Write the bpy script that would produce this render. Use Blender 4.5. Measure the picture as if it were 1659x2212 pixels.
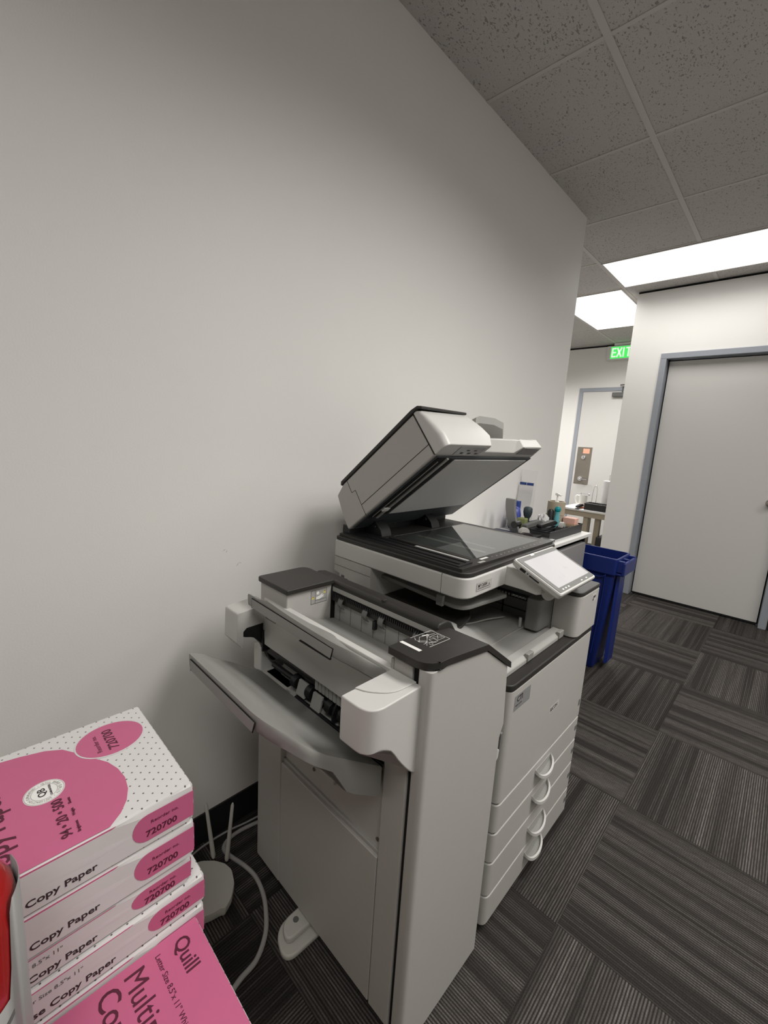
import bpy, bmesh, math, random
from mathutils import Vector, Matrix

random.seed(7)
for o in list(bpy.data.objects):
    bpy.data.objects.remove(o, do_unlink=True)
scene = bpy.context.scene
COL = scene.collection

# ------------------------------------------------------------------ camera
F_PX = 923.76
RIGHT = Vector((0.716775, 0.694712, 0.060077))
DOWN = Vector((0.160882, -0.080928, -0.983650))
FWD = Vector((-0.678492, 0.714721, -0.169774))
CAM = Vector((1.15, 0.0, 1.2753))
cd = bpy.data.cameras.new('camera')
cd.sensor_fit = 'HORIZONTAL'
cd.sensor_width = 36.0
cd.lens = F_PX / 1659.0 * 36.0
cd.clip_start = 0.02
cam = bpy.data.objects.new('camera', cd)
COL.objects.link(cam)
m = Matrix.Identity(4)
for i in range(3):
    m[i][0] = RIGHT[i]; m[i][1] = -DOWN[i]; m[i][2] = -FWD[i]; m[i][3] = CAM[i]
cam.matrix_world = m
scene.camera = cam

# ------------------------------------------------------------------ exposure, world
scene.view_settings.view_transform = 'Standard'
scene.view_settings.look = 'None'
scene.view_settings.exposure = 0.72
scene.view_settings.gamma = 1.0
scene.view_settings.use_curve_mapping = False
w = bpy.data.worlds.new('world'); scene.world = w
w.use_nodes = True
w.node_tree.nodes['Background'].inputs[0].default_value = (0.9, 0.92, 1.0, 1)
w.node_tree.nodes['Background'].inputs[1].default_value = 0.02
PANEL_EMIT = 0.85         # glow of every ceiling light's lens
LAMP_SPREAD = 150         # degrees: the prismatic lens cuts the light off at grazing angles

# ------------------------------------------------------------------ helpers
def tag(o, label=None, cat=None, group=None, kind=None):
    if label: o['label'] = label
    if cat: o['category'] = cat
    if group: o['group'] = group
    if kind: o['kind'] = kind
    return o

def thing(name, label, cat, loc=(0, 0, 0), rotz=0, group=None):
    o = bpy.data.objects.new(name, None)
    o.empty_display_size = 0.05
    COL.objects.link(o)
    o.location = loc; o.rotation_euler = (0, 0, rotz)
    return tag(o, label, cat, group)

def bm_new():
    return bmesh.new()

def box(bm, x0, x1, y0, y1, z0, z1, mi=0):
    vs = [bm.verts.new(p) for p in ((x0, y0, z0), (x1, y0, z0), (x1, y1, z0), (x0, y1, z0),
                                    (x0, y0, z1), (x1, y0, z1), (x1, y1, z1), (x0, y1, z1))]
    for q in ((3, 2, 1, 0), (4, 5, 6, 7), (0, 1, 5, 4), (1, 2, 6, 5), (2, 3, 7, 6), (3, 0, 4, 7)):
        f = bm.faces.new([vs[i] for i in q]); f.material_index = mi
    return vs

def ring_loft(bm, rings, cap=True, closed=True, mi=0):
    R = [[bm.verts.new(p) for p in r] for r in rings]
    n = len(R[0])
    for a, b in zip(R[:-1], R[1:]):
        for i in range(n if closed else n - 1):
            j = (i + 1) % n
            f = bm.faces.new((a[i], a[j], b[j], b[i])); f.material_index = mi
    if cap:
        f = bm.faces.new(list(reversed(R[0]))); f.material_index = mi
        f = bm.faces.new(R[-1]); f.material_index = mi
    return R

def prism(bm, pts, axis, a, b, mi=0):
    """extrude a 2D outline along an axis; outline coords are the other two axes in order"""
    def P(p, v):
        if axis == 'x': return (v, p[0], p[1])
        if axis == 'y': return (p[0], v, p[1])
        return (p[0], p[1], v)
    return ring_loft(bm, [[P(p, a) for p in pts], [P(p, b) for p in pts]], mi=mi)

def cyl(bm, c, r, h, axis='z', n=24, r2=None, mi=0):
    r2 = r if r2 is None else r2
    rings = []
    for rr, hh in ((r, 0), (r2, h)):
        ring = []
        for i in range(n):
            t = 2 * math.pi * i / n
            u, v = rr * math.cos(t), rr * math.sin(t)
            if axis == 'z': ring.append((c[0] + u, c[1] + v, c[2] + hh))
            elif axis == 'x': ring.append((c[0] + hh, c[1] + u, c[2] + v))
            else: ring.append((c[0] + u, c[1] + hh, c[2] + v))
        rings.append(ring)
    return ring_loft(bm, rings, mi=mi)

def lathe(bm, c, prof, n=28, mi=0, cap=True):
    rings = [[(c[0] + r * math.cos(2 * math.pi * i / n), c[1] + r * math.sin(2 * math.pi * i / n), c[2] + z)
              for i in range(n)] for r, z in prof]
    return ring_loft(bm, rings, cap=cap, mi=mi)

def tube(bm, pts, r, n=10, mi=0, radii=None):
    pts = [Vector(p) for p in pts]
    rings = []
    up = Vector((0, 0, 1))
    prev = None
    for i, p in enumerate(pts):
        t = (pts[min(i + 1, len(pts) - 1)] - pts[max(i - 1, 0)]).normalized()
        if prev is None:
            a = t.cross(up)
            if a.length < 1e-3: a = t.cross(Vector((1, 0, 0)))
        else:
            a = prev - t * prev.dot(t)
        a.normalize(); prev = a
        b = t.cross(a)
        rr = radii[i] if radii else r
        rings.append([tuple(p + (a * math.cos(2 * math.pi * k / n) + b * math.sin(2 * math.pi * k / n)) * rr)
                      for k in range(n)])
    return ring_loft(bm, rings, mi=mi)

def smooth_path(pts, k=8):
    pts = [Vector(p) for p in pts]
    out = []
    P = [pts[0]] + pts + [pts[-1]]
    for i in range(1, len(P) - 2):
        p0, p1, p2, p3 = P[i - 1], P[i], P[i + 1], P[i + 2]
        for j in range(k):
            t = j / k
            out.append(0.5 * ((2 * p1) + (-p0 + p2) * t + (2 * p0 - 5 * p1 + 4 * p2 - p3) * t * t
                              + (-p0 + 3 * p1 - 3 * p2 + p3) * t * t * t))
    out.append(pts[-1])
    return out

def round_poly(pts, radii, k=6):
    """round the corners of a 2D outline"""
    out = []
    n = len(pts)
    for i in range(n):
        r = radii[i] if isinstance(radii, (list, tuple)) else radii
        p = Vector(pts[i]); a = Vector(pts[i - 1]); b = Vector(pts[(i + 1) % n])
        if r <= 0:
            out.append(tuple(p)); continue
        d1 = (a - p).normalized(); d2 = (b - p).normalized()
        l = min(r, (a - p).length * .49, (b - p).length * .49)
        s, e = p + d1 * l, p + d2 * l
        for j in range(k + 1):
            t = j / k
            out.append(tuple(s * (1 - t) ** 2 + p * 2 * t * (1 - t) + e * t * t))
    return out

def obj(name, bm, mats, parent=None, bevel=0, seg=3, smooth=True, label=None, M=None, angle=35, loc=None):
    if M is not None:
        bmesh.ops.transform(bm, matrix=M, verts=bm.verts)
    bmesh.ops.recalc_face_normals(bm, faces=bm.faces)
    me = bpy.data.meshes.new(name)
    bm.to_mesh(me); bm.free()
    if not isinstance(mats, (list, tuple)): mats = [mats]
    for mm in mats: me.materials.append(mm)
    o = bpy.data.objects.new(name, me)
    COL.objects.link(o)
    if parent: o.parent = parent
    if loc is not None: o.location = loc
    if smooth:
        me.shade_smooth()
        me.set_sharp_from_angle(angle=math.radians(angle))
    if bevel:
        b = o.modifiers.new('bevel', 'BEVEL')
        b.width = bevel; b.segments = seg; b.limit_method = 'ANGLE'; b.angle_limit = math.radians(30)
        b.use_clamp_overlap = True
        b.harden_normals = True
    if label: o['label'] = label
    return o

def boxo(name, x0, x1, y0, y1, z0, z1, mat, parent=None, bevel=0, **k):
    bm = bm_new(); box(bm, x0, x1, y0, y1, z0, z1)
    return obj(name, bm, mat, parent, bevel, **k)

def lettering(name, rows, mat, parent, origin, right, up, extrude=0.0002):
    """rows: (text, size, u, v, bold, align, xscale) laid out on the plane origin + right*u + up*v; one mesh"""
    right = Vector(right).normalized(); up = Vector(up).normalized(); nrm = right.cross(up)
    big = bm_new()
    for row in rows:
        s, size, u, v = row[:4]
        bold = row[4] if len(row) > 4 else 0
        align = row[5] if len(row) > 5 else 'LEFT'
        xs = row[6] if len(row) > 6 else 1.0
        cu = bpy.data.curves.new('t', 'FONT')
        cu.body = s; cu.size = size; cu.offset = bold * size; cu.align_x = align
        cu.extrude = extrude; cu.resolution_u = 3
        t = bpy.data.objects.new('t', cu)
        COL.objects.link(t)
        bpy.context.view_layer.update()
        me = bpy.data.meshes.new_from_object(t.evaluated_get(bpy.context.evaluated_depsgraph_get()))
        o = Vector(origin) + right * u + up * v
        for vv in me.vertices:
            c = vv.co.copy()
            vv.co = o + right * (c.x * xs) + up * c.y + nrm * c.z
        big.from_mesh(me)
        bpy.data.objects.remove(t, do_unlink=True)
        bpy.data.curves.remove(cu); bpy.data.meshes.remove(me)
    return obj(name, big, mat, parent, smooth=False)

def ngon_on(bm, pts, origin, right, up, h=0.0003, mi=0, nrm_off=0.0):
    right = Vector(right).normalized(); up = Vector(up).normalized(); n = right.cross(up)
    o = Vector(origin) + n * nrm_off
    a = [tuple(o + right * p[0] + up * p[1]) for p in pts]
    b = [tuple(o + right * p[0] + up * p[1] + n * h) for p in pts]
    ring_loft(bm, [a, b], mi=mi)

# ------------------------------------------------------------------ materials
def mat(name, col, rough=0.5, metal=0.0, noise=0.03, nscale=40.0, bump=0.0, bscale=300.0, emit=None, es=1.0,
        trans=0.0, ior=1.45, spec=0.5, coat=0.0):
    m = bpy.data.materials.new(name); m.use_nodes = True
    nt = m.node_tree; N = nt.nodes; L = nt.links
    b = N['Principled BSDF']
    b.inputs['Roughness'].default_value = rough
    b.inputs['Metallic'].default_value = metal
    b.inputs['IOR'].default_value = ior
    b.inputs['Specular IOR Level'].default_value = spec
    b.inputs['Transmission Weight'].default_value = trans
    b.inputs['Coat Weight'].default_value = coat
    tc = N.new('ShaderNodeTexCoord')
    nz = N.new('ShaderNodeTexNoise'); nz.inputs['Scale'].default_value = nscale; nz.inputs['Detail'].default_value = 3
    L.new(tc.outputs['Object'], nz.inputs['Vector'])
    mr = N.new('ShaderNodeMapRange')
    mr.inputs['To Min'].default_value = 1 - noise; mr.inputs['To Max'].default_value = 1 + noise
    L.new(nz.outputs['Fac'], mr.inputs['Value'])
    mx = N.new('ShaderNodeVectorMath'); mx.operation = 'SCALE'
    mx.inputs[0].default_value = col[:3]
    L.new(mr.outputs['Result'], mx.inputs['Scale'])
    L.new(mx.outputs['Vector'], b.inputs['Base Color'])
    if bump:
        n2 = N.new('ShaderNodeTexNoise'); n2.inputs['Scale'].default_value = bscale; n2.inputs['Detail'].default_value = 2
        L.new(tc.outputs['Object'], n2.inputs['Vector'])
        bp = N.new('ShaderNodeBump'); bp.inputs['Strength'].default_value = bump; bp.inputs['Distance'].default_value = 0.001
        L.new(n2.outputs['Fac'], bp.inputs['Height']); L.new(bp.outputs['Normal'], b.inputs['Normal'])
    if emit:
        b.inputs['Emission Color'].default_value = (*emit, 1)
        b.inputs['Emission Strength'].default_value = es
    return m

def math_n(N, L, op, a, b=None, c=None):
    n = N.new('ShaderNodeMath'); n.operation = op
    for i, v in enumerate((a, b, c)):
        if v is None: continue
        if isinstance(v, (int, float)): n.inputs[i].default_value = v
        else: L.new(v, n.inputs[i])
    return n.outputs[0]

M_WALL = mat('painted_wall', (0.775, 0.76, 0.73), 0.55, noise=0.015, nscale=3, bump=0.15, bscale=260)
M_WHITE = mat('white_plastic', (0.44, 0.425, 0.40), 0.42, noise=0.01, bump=0.12, bscale=900)
M_WHITE2 = mat('glossier_white_plastic', (0.56, 0.55, 0.525), 0.35, noise=0.01)
M_GREY = mat('grey_plastic', (0.27, 0.267, 0.25), 0.42, noise=0.015, bump=0.12, bscale=900)
M_LGREY = mat('light_grey_plastic', (0.36, 0.355, 0.335), 0.42, noise=0.015, bump=0.12, bscale=900)
M_MGREY = mat('mid_grey_plastic', (0.17, 0.168, 0.16), 0.45, noise=0.02, bump=0.1, bscale=900)
M_LID = mat('charcoal_plastic', (0.026, 0.024, 0.0215), 0.45, noise=0.03, bump=0.25, bscale=1200)
M_BLACK = mat('black_plastic', (0.012, 0.012, 0.013), 0.4, noise=0.05)
M_GAP = mat('dark_gap', (0.006, 0.006, 0.006), 0.9)
M_SEAM = mat('seam_grey', (0.12, 0.12, 0.115), 0.8)
M_CHROME = mat('chrome', (0.7, 0.7, 0.72), 0.2, metal=1.0)
M_STEEL = mat('brushed_steel', (0.30, 0.27, 0.235), 0.38, metal=0.85, noise=0.12, nscale=9)
M_FRAME = mat('blue_grey_frame_paint', (0.30, 0.32, 0.355), 0.4, noise=0.01)
M_DOOR = mat('door_paint', (0.60, 0.585, 0.56), 0.5, noise=0.01)
M_BASE = mat('black_vinyl', (0.014, 0.013, 0.014), 0.5)
M_BLUE = mat('blue_plastic', (0.006, 0.018, 0.135), 0.4, noise=0.03)
M_PINK = mat('pink_print', (0.50, 0.115, 0.225), 0.45, noise=0.02)
M_MAROON = mat('maroon_ink', (0.085, 0.012, 0.03), 0.5)
M_INK = mat('black_ink', (0.03, 0.022, 0.025), 0.5)
M_PAPER = mat('white_paper', (0.60, 0.585, 0.575), 0.6, noise=0.02, nscale=18, bump=0.3, bscale=40)
M_GOLDGREY = mat('seal_grey', (0.42, 0.40, 0.38), 0.5)
M_LABELW = mat('label_white', (0.78, 0.77, 0.74), 0.5)
M_YELLOW = mat('warning_yellow', (0.75, 0.62, 0.12), 0.5)
M_SILVER = mat('silver_label', (0.33, 0.33, 0.33), 0.35, metal=0.3)
M_TAN = mat('tan_laminate', (0.40, 0.34, 0.25), 0.5)
M_CARD = mat('brown_card', (0.38, 0.29, 0.18), 0.7)
M_WHITELAM = mat('white_laminate', (0.72, 0.71, 0.69), 0.4)
M_NAVY = mat('navy_plastic', (0.02, 0.03, 0.09), 0.45)
M_ROUTER = mat('router_white', (0.50, 0.49, 0.45), 0.45, noise=0.01)
M_CABLE = mat('cable_grey', (0.33, 0.32, 0.31), 0.5)
M_RED = mat('red_gloss_paint', (0.32, 0.008, 0.008), 0.2, coat=0.5)
M_ORANGE = mat('orange_plastic', (0.5, 0.10, 0.03), 0.4)
M_TEAL = mat('teal_plastic', (0.0, 0.24, 0.27), 0.35)
M_TEAL2 = mat('pale_teal_plastic', (0.12, 0.38, 0.42), 0.3)
M_SALMON = mat('salmon_paper', (0.72, 0.42, 0.34), 0.6)
M_NOTE = mat('orange_note', (0.85, 0.42, 0.28), 0.6)
M_GREEN = mat('olive_plastic', (0.24, 0.27, 0.10), 0.5)
M_GLASS = mat('clear_glass', (0.9, 0.93, 0.92), 0.0, trans=1.0, ior=1.5, noise=0.0)
M_ACRYL = mat('clear_acrylic', (0.95, 0.95, 0.95), 0.05, trans=0.92, ior=1.1, noise=0.0)
M_EXITG = mat('exit_green', (0.02, 0.5, 0.06), 0.5, emit=(0.08, 0.75, 0.13), es=0.6)
M_EXITW = mat('exit_face', (0.75, 0.78, 0.75), 0.5, emit=(0.75, 0.78, 0.72), es=0.5)
M_LENS = mat('troffer_lens', (0.9, 0.9, 0.9), 0.6, noise=0.0, emit=(1.0, 0.975, 0.95), es=PANEL_EMIT)
M_PAD = mat('white_platen_pad', (0.60, 0.60, 0.585), 0.6, noise=0.015)

# ceiling tile: fissured mineral fibre
def ceiling_material():
    m = mat('mineral_fibre_tile', (0.5, 0.5, 0.5), 0.9)
    nt = m.node_tree; N = nt.nodes; L = nt.links; b = N['Principled BSDF']
    tc = N.new('ShaderNodeTexCoord')
    mp = N.new('ShaderNodeMapping'); mp.inputs['Scale'].default_value = (1.0, 0.55, 1.0)
    L.new(tc.outputs['Object'], mp.inputs['Vector'])
    n1 = N.new('ShaderNodeTexNoise'); n1.inputs['Scale'].default_value = 160; n1.inputs['Detail'].default_value = 3
    n1.inputs['Distortion'].default_value = 0.6
    L.new(mp.outputs[0], n1.inputs['Vector'])
    n2 = N.new('ShaderNodeTexNoise'); n2.inputs['Scale'].default_value = 2.2
    L.new(tc.outputs['Object'], n2.inputs['Vector'])
    thr = math_n(N, L, 'MULTIPLY_ADD', n2.outputs['Fac'], -0.10, 0.422)
    d = math_n(N, L, 'SUBTRACT', n1.outputs['Fac'], thr)
    k = N.new('ShaderNodeMapRange'); k.inputs['From Min'].default_value = -0.012; k.inputs['From Max'].default_value = 0.016
    k.inputs['To Min'].default_value = 0.52; k.inputs['To Max'].default_value = 1.0
    L.new(d, k.inputs['Value'])
    n3 = N.new('ShaderNodeTexNoise'); n3.inputs['Scale'].default_value = 300; n3.inputs['Detail'].default_value = 2
    L.new(tc.outputs['Object'], n3.inputs['Vector'])
    k3 = N.new('ShaderNodeMapRange'); k3.inputs['To Min'].default_value = 0.86; k3.inputs['To Max'].default_value = 1.14
    L.new(n3.outputs['Fac'], k3.inputs['Value'])
    mul = math_n(N, L, 'MULTIPLY', k.outputs[0], k3.outputs[0])
    s = N.new('ShaderNodeVectorMath'); s.operation = 'SCALE'; s.inputs[0].default_value = (0.52, 0.50, 0.475)
    L.new(mul, s.inputs['Scale']); L.new(s.outputs[0], b.inputs['Base Color'])
    bp = N.new('ShaderNodeBump'); bp.inputs['Strength'].default_value = 0.5; bp.inputs['Distance'].default_value = 0.003
    L.new(mul, bp.inputs['Height']); L.new(bp.outputs[0], b.inputs['Normal'])
    return m
M_CEIL = ceiling_material()
M_TEE = mat('ceiling_grid_paint', (0.56, 0.54, 0.51), 0.6, noise=0.0)

# carpet tiles laid quarter-turned
T = 0.5885; CX0 = 0.877; CY0 = 1.07
def carpet_material():
    m = mat('carpet_tile', (0.1, 0.1, 0.1), 0.95, spec=0.1)
    nt = m.node_tree; N = nt.nodes; L = nt.links; b = N['Principled BSDF']
    tc = N.new('ShaderNodeTexCoord'); sp = N.new('ShaderNodeSeparateXYZ')
    L.new(tc.outputs['Object'], sp.inputs[0])
    X, Y = sp.outputs[0], sp.outputs[1]
    u = math_n(N, L, 'DIVIDE', math_n(N, L, 'SUBTRACT', X, CX0), T)
    v = math_n(N, L, 'DIVIDE', math_n(N, L, 'SUBTRACT', Y, CY0), T)
    iu = math_n(N, L, 'FLOOR', u); iv = math_n(N, L, 'FLOOR', v)
    par = math_n(N, L, 'FLOORED_MODULO', math_n(N, L, 'ADD', iu, iv), 2.0)   # 1: ribs along y
    inv = math_n(N, L, 'SUBTRACT', 1.0, par)
    s = math_n(N, L, 'ADD', math_n(N, L, 'MULTIPLY', X, par), math_n(N, L, 'MULTIPLY', Y, inv))
    t = math_n(N, L, 'ADD', math_n(N, L, 'MULTIPLY', Y, par), math_n(N, L, 'MULTIPLY', X, inv))
    cell = math_n(N, L, 'ADD', math_n(N, L, 'MULTIPLY', iu, 7.31), math_n(N, L, 'MULTIPLY', iv, 13.7))
    def noise(fs, ft, det, rough=0.5):
        cb = N.new('ShaderNodeCombineXYZ')
        L.new(math_n(N, L, 'MULTIPLY', s, fs), cb.inputs[0])
        L.new(math_n(N, L, 'MULTIPLY', t, ft), cb.inputs[1])
        L.new(cell, cb.inputs[2])
        n = N.new('ShaderNodeTexNoise'); n.inputs['Scale'].default_value = 1.0
        n.inputs['Detail'].default_value = det; n.inputs['Roughness'].default_value = rough
        L.new(cb.outputs[0], n.inputs['Vector']); return n.outputs['Fac']
    bands = noise(19, 0.25, 3.0, 0.65)
    fine = noise(75, 1.0, 1.5)
    kb = N.new('ShaderNodeMapRange'); kb.inputs['From Min'].default_value = 0.42; kb.inputs['From Max'].default_value = 0.58
    kb.inputs['To Min'].default_value = 0.0; kb.inputs['To Max'].default_value = 1.0
    L.new(bands, kb.inputs['Value'])
    # ribs: rows of yarn loops 5 mm apart
    ribs = math_n(N, L, 'SINE', math_n(N, L, 'MULTIPLY', s, 2 * math.pi / 0.0070))
    ribs = math_n(N, L, 'MULTIPLY_ADD', ribs, 0.5, 0.5)
    loops = math_n(N, L, 'MULTIPLY_ADD', math_n(N, L, 'SINE', math_n(N, L, 'MULTIPLY', t, 2 * math.pi / 0.007)), 0.5, 0.5)
    yarn = noise(330, 40, 1.0)
    speck = N.new('ShaderNodeTexNoise'); speck.inputs['Scale'].default_value = 420; speck.inputs['Detail'].default_value = 2
    L.new(tc.outputs['Object'], speck.inputs['Vector'])
    streak = N.new('ShaderNodeMapRange'); streak.inputs['From Min'].default_value = 0.5; streak.inputs['From Max'].default_value = 0.62
    L.new(fine, streak.inputs['Value'])
    # pale yarn shows where the band is light
    pale = math_n(N, L, 'MULTIPLY', ribs, math_n(N, L, 'MULTIPLY_ADD', math_n(N, L, 'MULTIPLY_ADD', kb.outputs[0], 0.9, 0.14), 0.8, math_n(N, L, 'MULTIPLY', streak.outputs[0], 0.35)))
    pale = math_n(N, L, 'MULTIPLY', pale, math_n(N, L, 'MULTIPLY_ADD', yarn, 1.5, math_n(N, L, 'MULTIPLY_ADD', loops, 0.25, 0.1)))
    tone = math_n(N, L, 'MULTIPLY_ADD', pale, 0.085, math_n(N, L, 'MULTIPLY_ADD', speck.outputs['Fac'], 0.036, 0.002))
    wn = N.new('ShaderNodeTexWhiteNoise'); wn.noise_dimensions = '1D'; L.new(cell, wn.inputs['W'])
    tone = math_n(N, L, 'MULTIPLY', tone, math_n(N, L, 'MULTIPLY_ADD', wn.outputs['Value'], 0.25, 0.9))
    # dark joint between tiles
    fu = math_n(N, L, 'ABSOLUTE', math_n(N, L, 'SUBTRACT', math_n(N, L, 'FRACT', u), 0.5))
    fv = math_n(N, L, 'ABSOLUTE', math_n(N, L, 'SUBTRACT', math_n(N, L, 'FRACT', v), 0.5))
    j = math_n(N, L, 'GREATER_THAN', math_n(N, L, 'MAXIMUM', fu, fv), 0.4975)
    tone = math_n(N, L, 'MULTIPLY', tone, math_n(N, L, 'MULTIPLY_ADD', j, -0.25, 1.0))
    sc = N.new('ShaderNodeVectorMath'); sc.operation = 'SCALE'; sc.inputs[0].default_value = (1.0, 0.90, 0.83)
    L.new(tone, sc.inputs['Scale']); L.new(sc.outputs[0], b.inputs['Base Color'])
    bp = N.new('ShaderNodeBump'); bp.inputs['Strength'].default_value = 0.4; bp.inputs['Distance'].default_value = 0.002
    L.new(math_n(N, L, 'ADD', ribs, speck.outputs['Fac']), bp.inputs['Height']); L.new(bp.outputs[0], b.inputs['Normal'])
    return m
M_CARPET = carpet_material()

# dotted ream wrapper
def dotted_material(name, axes):
    m = mat(name, (0.8, 0.78, 0.76), 0.5, bump=0.3, bscale=40)
    nt = m.node_tree; N = nt.nodes; L = nt.links; b = N['Principled BSDF']
    tc = N.new('ShaderNodeTexCoord'); sp = N.new('ShaderNodeSeparateXYZ'); L.new(tc.outputs['Object'], sp.inputs[0])
    p = 0.0150
    u = math_n(N, L, 'DIVIDE', sp.outputs[axes[0]], p); v = math_n(N, L, 'DIVIDE', sp.outputs[axes[1]], p * 0.56)
    iv = math_n(N, L, 'FLOOR', v)
    u = math_n(N, L, 'ADD', u, math_n(N, L, 'MULTIPLY', math_n(N, L, 'FLOORED_MODULO', iv, 2.0), 0.5))
    du = math_n(N, L, 'MULTIPLY', math_n(N, L, 'SUBTRACT', math_n(N, L, 'FRACT', u), 0.5), p)
    dv = math_n(N, L, 'MULTIPLY', math_n(N, L, 'SUBTRACT', math_n(N, L, 'FRACT', v), 0.5), p * 0.56)
    r = math_n(N, L, 'SQRT', math_n(N, L, 'ADD', math_n(N, L, 'MULTIPLY', du, du), math_n(N, L, 'MULTIPLY', dv, dv)))
    k = N.new('ShaderNodeMapRange'); k.inputs['From Min'].default_value = 0.0009; k.inputs['From Max'].default_value = 0.0013
    L.new(r, k.inputs['Value'])
    mx = N.new('ShaderNodeMix'); mx.data_type = 'RGBA'
    mx.inputs[6].default_value = (0.10, 0.085, 0.09, 1); mx.inputs[7].default_value = (0.62, 0.605, 0.595, 1)
    L.new(k.outputs[0], mx.inputs[0]); L.new(mx.outputs[2], b.inputs['Base Color'])
    return m
M_DOTS = dotted_material('dotted_wrapper', (0, 1))

# ================================================================== SETTING
H = 2.645
def struct(name, bm, m, parent=None, bevel=0, **k):
    o = obj(name, bm, m, parent, bevel, smooth=False, **k)
    if parent is None: o['kind'] = 'structure'
    return o
def sbox(name, *a, m=None, parent=None, bevel=0):
    bm = bm_new(); box(bm, *a); return struct(name, bm, m, parent, bevel)

sbox('floor', -3.6, 3.4, -2.2, 6.35, -0.05, 0.0, m=M_CARPET)
ceiling = sbox('ceiling', -3.6, 3.4, -2.2, 6.35, H + 0.002, H + 0.06, m=M_CEIL)
# ceiling grid
bm = bm_new()
P = 0.6175
def tee(x0, x1, y0, y1, z=0.0): box(bm, x0, x1, y0, y1, H - 0.001 - z, H + 0.003 - z)
hw = 0.012
for x in (-2.01, -0.775, 0.46, 1.695, 2.93):
    tee(x - hw, x + hw, -2.2, 6.2)
for x in (-1.392, -0.157, 1.078, 2.313):
    tee(x - hw, x + hw, 2.91, 6.2)
for k in range(-6, 8):
    y = 1.672 + k * P
    tee(-3.6, 3.4, y - hw * .7, y + hw * .7, -0.0004)
struct('ceiling_grid', bm, M_TEE, ceiling)

sbox('wall_left', -0.12, 0.0, -2.2, 2.82, 0, H + 0.01, m=M_WALL)
sbox('wall_far', -3.6, 3.4, 6.2, 6.3, 0, H - 0.02, m=M_WALL)
sbox('wall_right', 3.3, 3.4, -2.2, 6.2, 0, H, m=M_WALL)
sbox('wall_back', -0.12, 3.4, -2.3, -2.2, 0, H, m=M_WALL)
sbox('wall_alcove', -3.7, -3.6, 2.7, 6.3, 0, H, m=M_WALL)
sbox('wall_alcove_near', -3.6, -0.12, 2.70, 2.82, 0, H, m=M_WALL)
# partition with a doorway
PY0, PY1 = 4.32, 4.44
bm = bm_new()
box(bm, -0.085, 0.205, PY0, PY1, 0, H - 0.016)
box(bm, 1.125, 3.3, PY0, PY1, 0, H - 0.016)
box(bm, 0.205, 1.125, PY0, PY1, 2.075, H - 0.016)
struct('wall_partition', bm, M_WALL)
sbox('gap_shadow_1', -0.08, 3.3, PY0 + 0.006, PY1 - 0.005, H - 0.016, H, m=M_GAP)  # black strip painting the shadow in the gap above the partition
sbox('gap_shadow_2', -3.6, 3.3, 6.205, 6.29, H - 0.02, H, m=M_GAP)  # the same painted shadow line along the top of the far wall

def casing(name, x0, x1, y, zt, wd, parent, depth=0.13, back=0.012):
    """hollow-metal door frame: profiled jambs and head with a stop step"""
    bm = bm_new()
    yb = y + depth
    for s, xa in ((1, x0), (-1, x1)):
        box(bm, min(xa, xa + s * wd), max(xa, xa + s * wd), y - back, yb, 0, zt - wd)
        xb = xa + s * wd
        box(bm, min(xb, xb + s * 0.016), max(xb, xb + s * 0.016), y + 0.055, yb, 0, zt - wd)
    box(bm, x0, x1, y - back, yb, zt - wd, zt)
    box(bm, x0 + wd, x1 - wd, y + 0.055, yb, zt - wd - 0.016, zt - wd)
    return obj(name, bm, M_FRAME, parent, 0.003, 2)

# door 1 (right, closed) in the partition
d1 = thing('door_1', None, None); d1['kind'] = 'structure'
casing('door_frame', 0.165, 1.165, PY0, 2.118, 0.046, d1)
leaf = boxo('door_leaf', 0.214, 1.116, PY0 + 0.055, PY0 + 0.10, 0.012, 2.068, M_DOOR, d1, 0.002)
leaf.location.z = 0
bm = bm_new()
cyl(bm, (1.045, PY0 + 0.046, 0.965), 0.033, 0.010, 'y', 28)
cyl(bm, (1.045, PY0 + 0.020, 0.965), 0.012, 0.03, 'y', 20)
tube(bm, [(1.045, PY0 + 0.028, 0.965), (1.045, PY0 - 0.002, 0.965), (1.045, PY0 - 0.012, 0.965), (1.045, PY0 - 0.016, 0.965)], 0.02, 24,
     radii=[0.012, 0.027, 0.027, 0.018])
obj('door_knob', bm, M_STEEL, d1, 0.002)
boxo('door_sweep', 0.216, 1.114, PY0 + 0.052, PY0 + 0.056, 0.008, 0.022, M_BLACK, d1)

# door 2 (far wall)
d2 = thing('door_2', None, None); d2['kind'] = 'structure'
FY = 6.2
casing('door_frame', -1.165, -0.165, FY - 0.02, 2.105, 0.05, d2, depth=0.019)
boxo('door_leaf', -1.115, -0.215, FY - 0.025, FY - 0.001, 0.012, 2.055, M_DOOR, d2, 0.002)
boxo('kick_plate', -1.085, -0.895, FY - 0.029, FY - 0.0255, 0.815, 1.32, M_STEEL, d2, label='brushed steel lock plate')
bm = bm_new()
cyl(bm, (-0.995, FY - 0.045, 1.18), 0.026, 0.018, 'y'); box(bm, -1.0, -0.99, FY - 0.06, FY - 0.045, 1.165, 1.195)
obj('deadbolt', bm, M_CHROME, d2, 0.002)
bm = bm_new()
cyl(bm, (-1.0, FY - 0.05, 0.89), 0.03, 0.022, 'y')
tube(bm, smooth_path([(-1.0, FY - 0.05, 0.89), (-1.0, FY - 0.085, 0.89), (-0.97, FY - 0.095, 0.888), (-0.90, FY - 0.09, 0.88)]), 0.010, 12)
obj('lever_handle', bm, M_CHROME, d2)
bm = bm_new()
box(bm, -0.735, -0.46, FY - 0.075, FY - 0.026, 1.985, 2.035)
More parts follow.
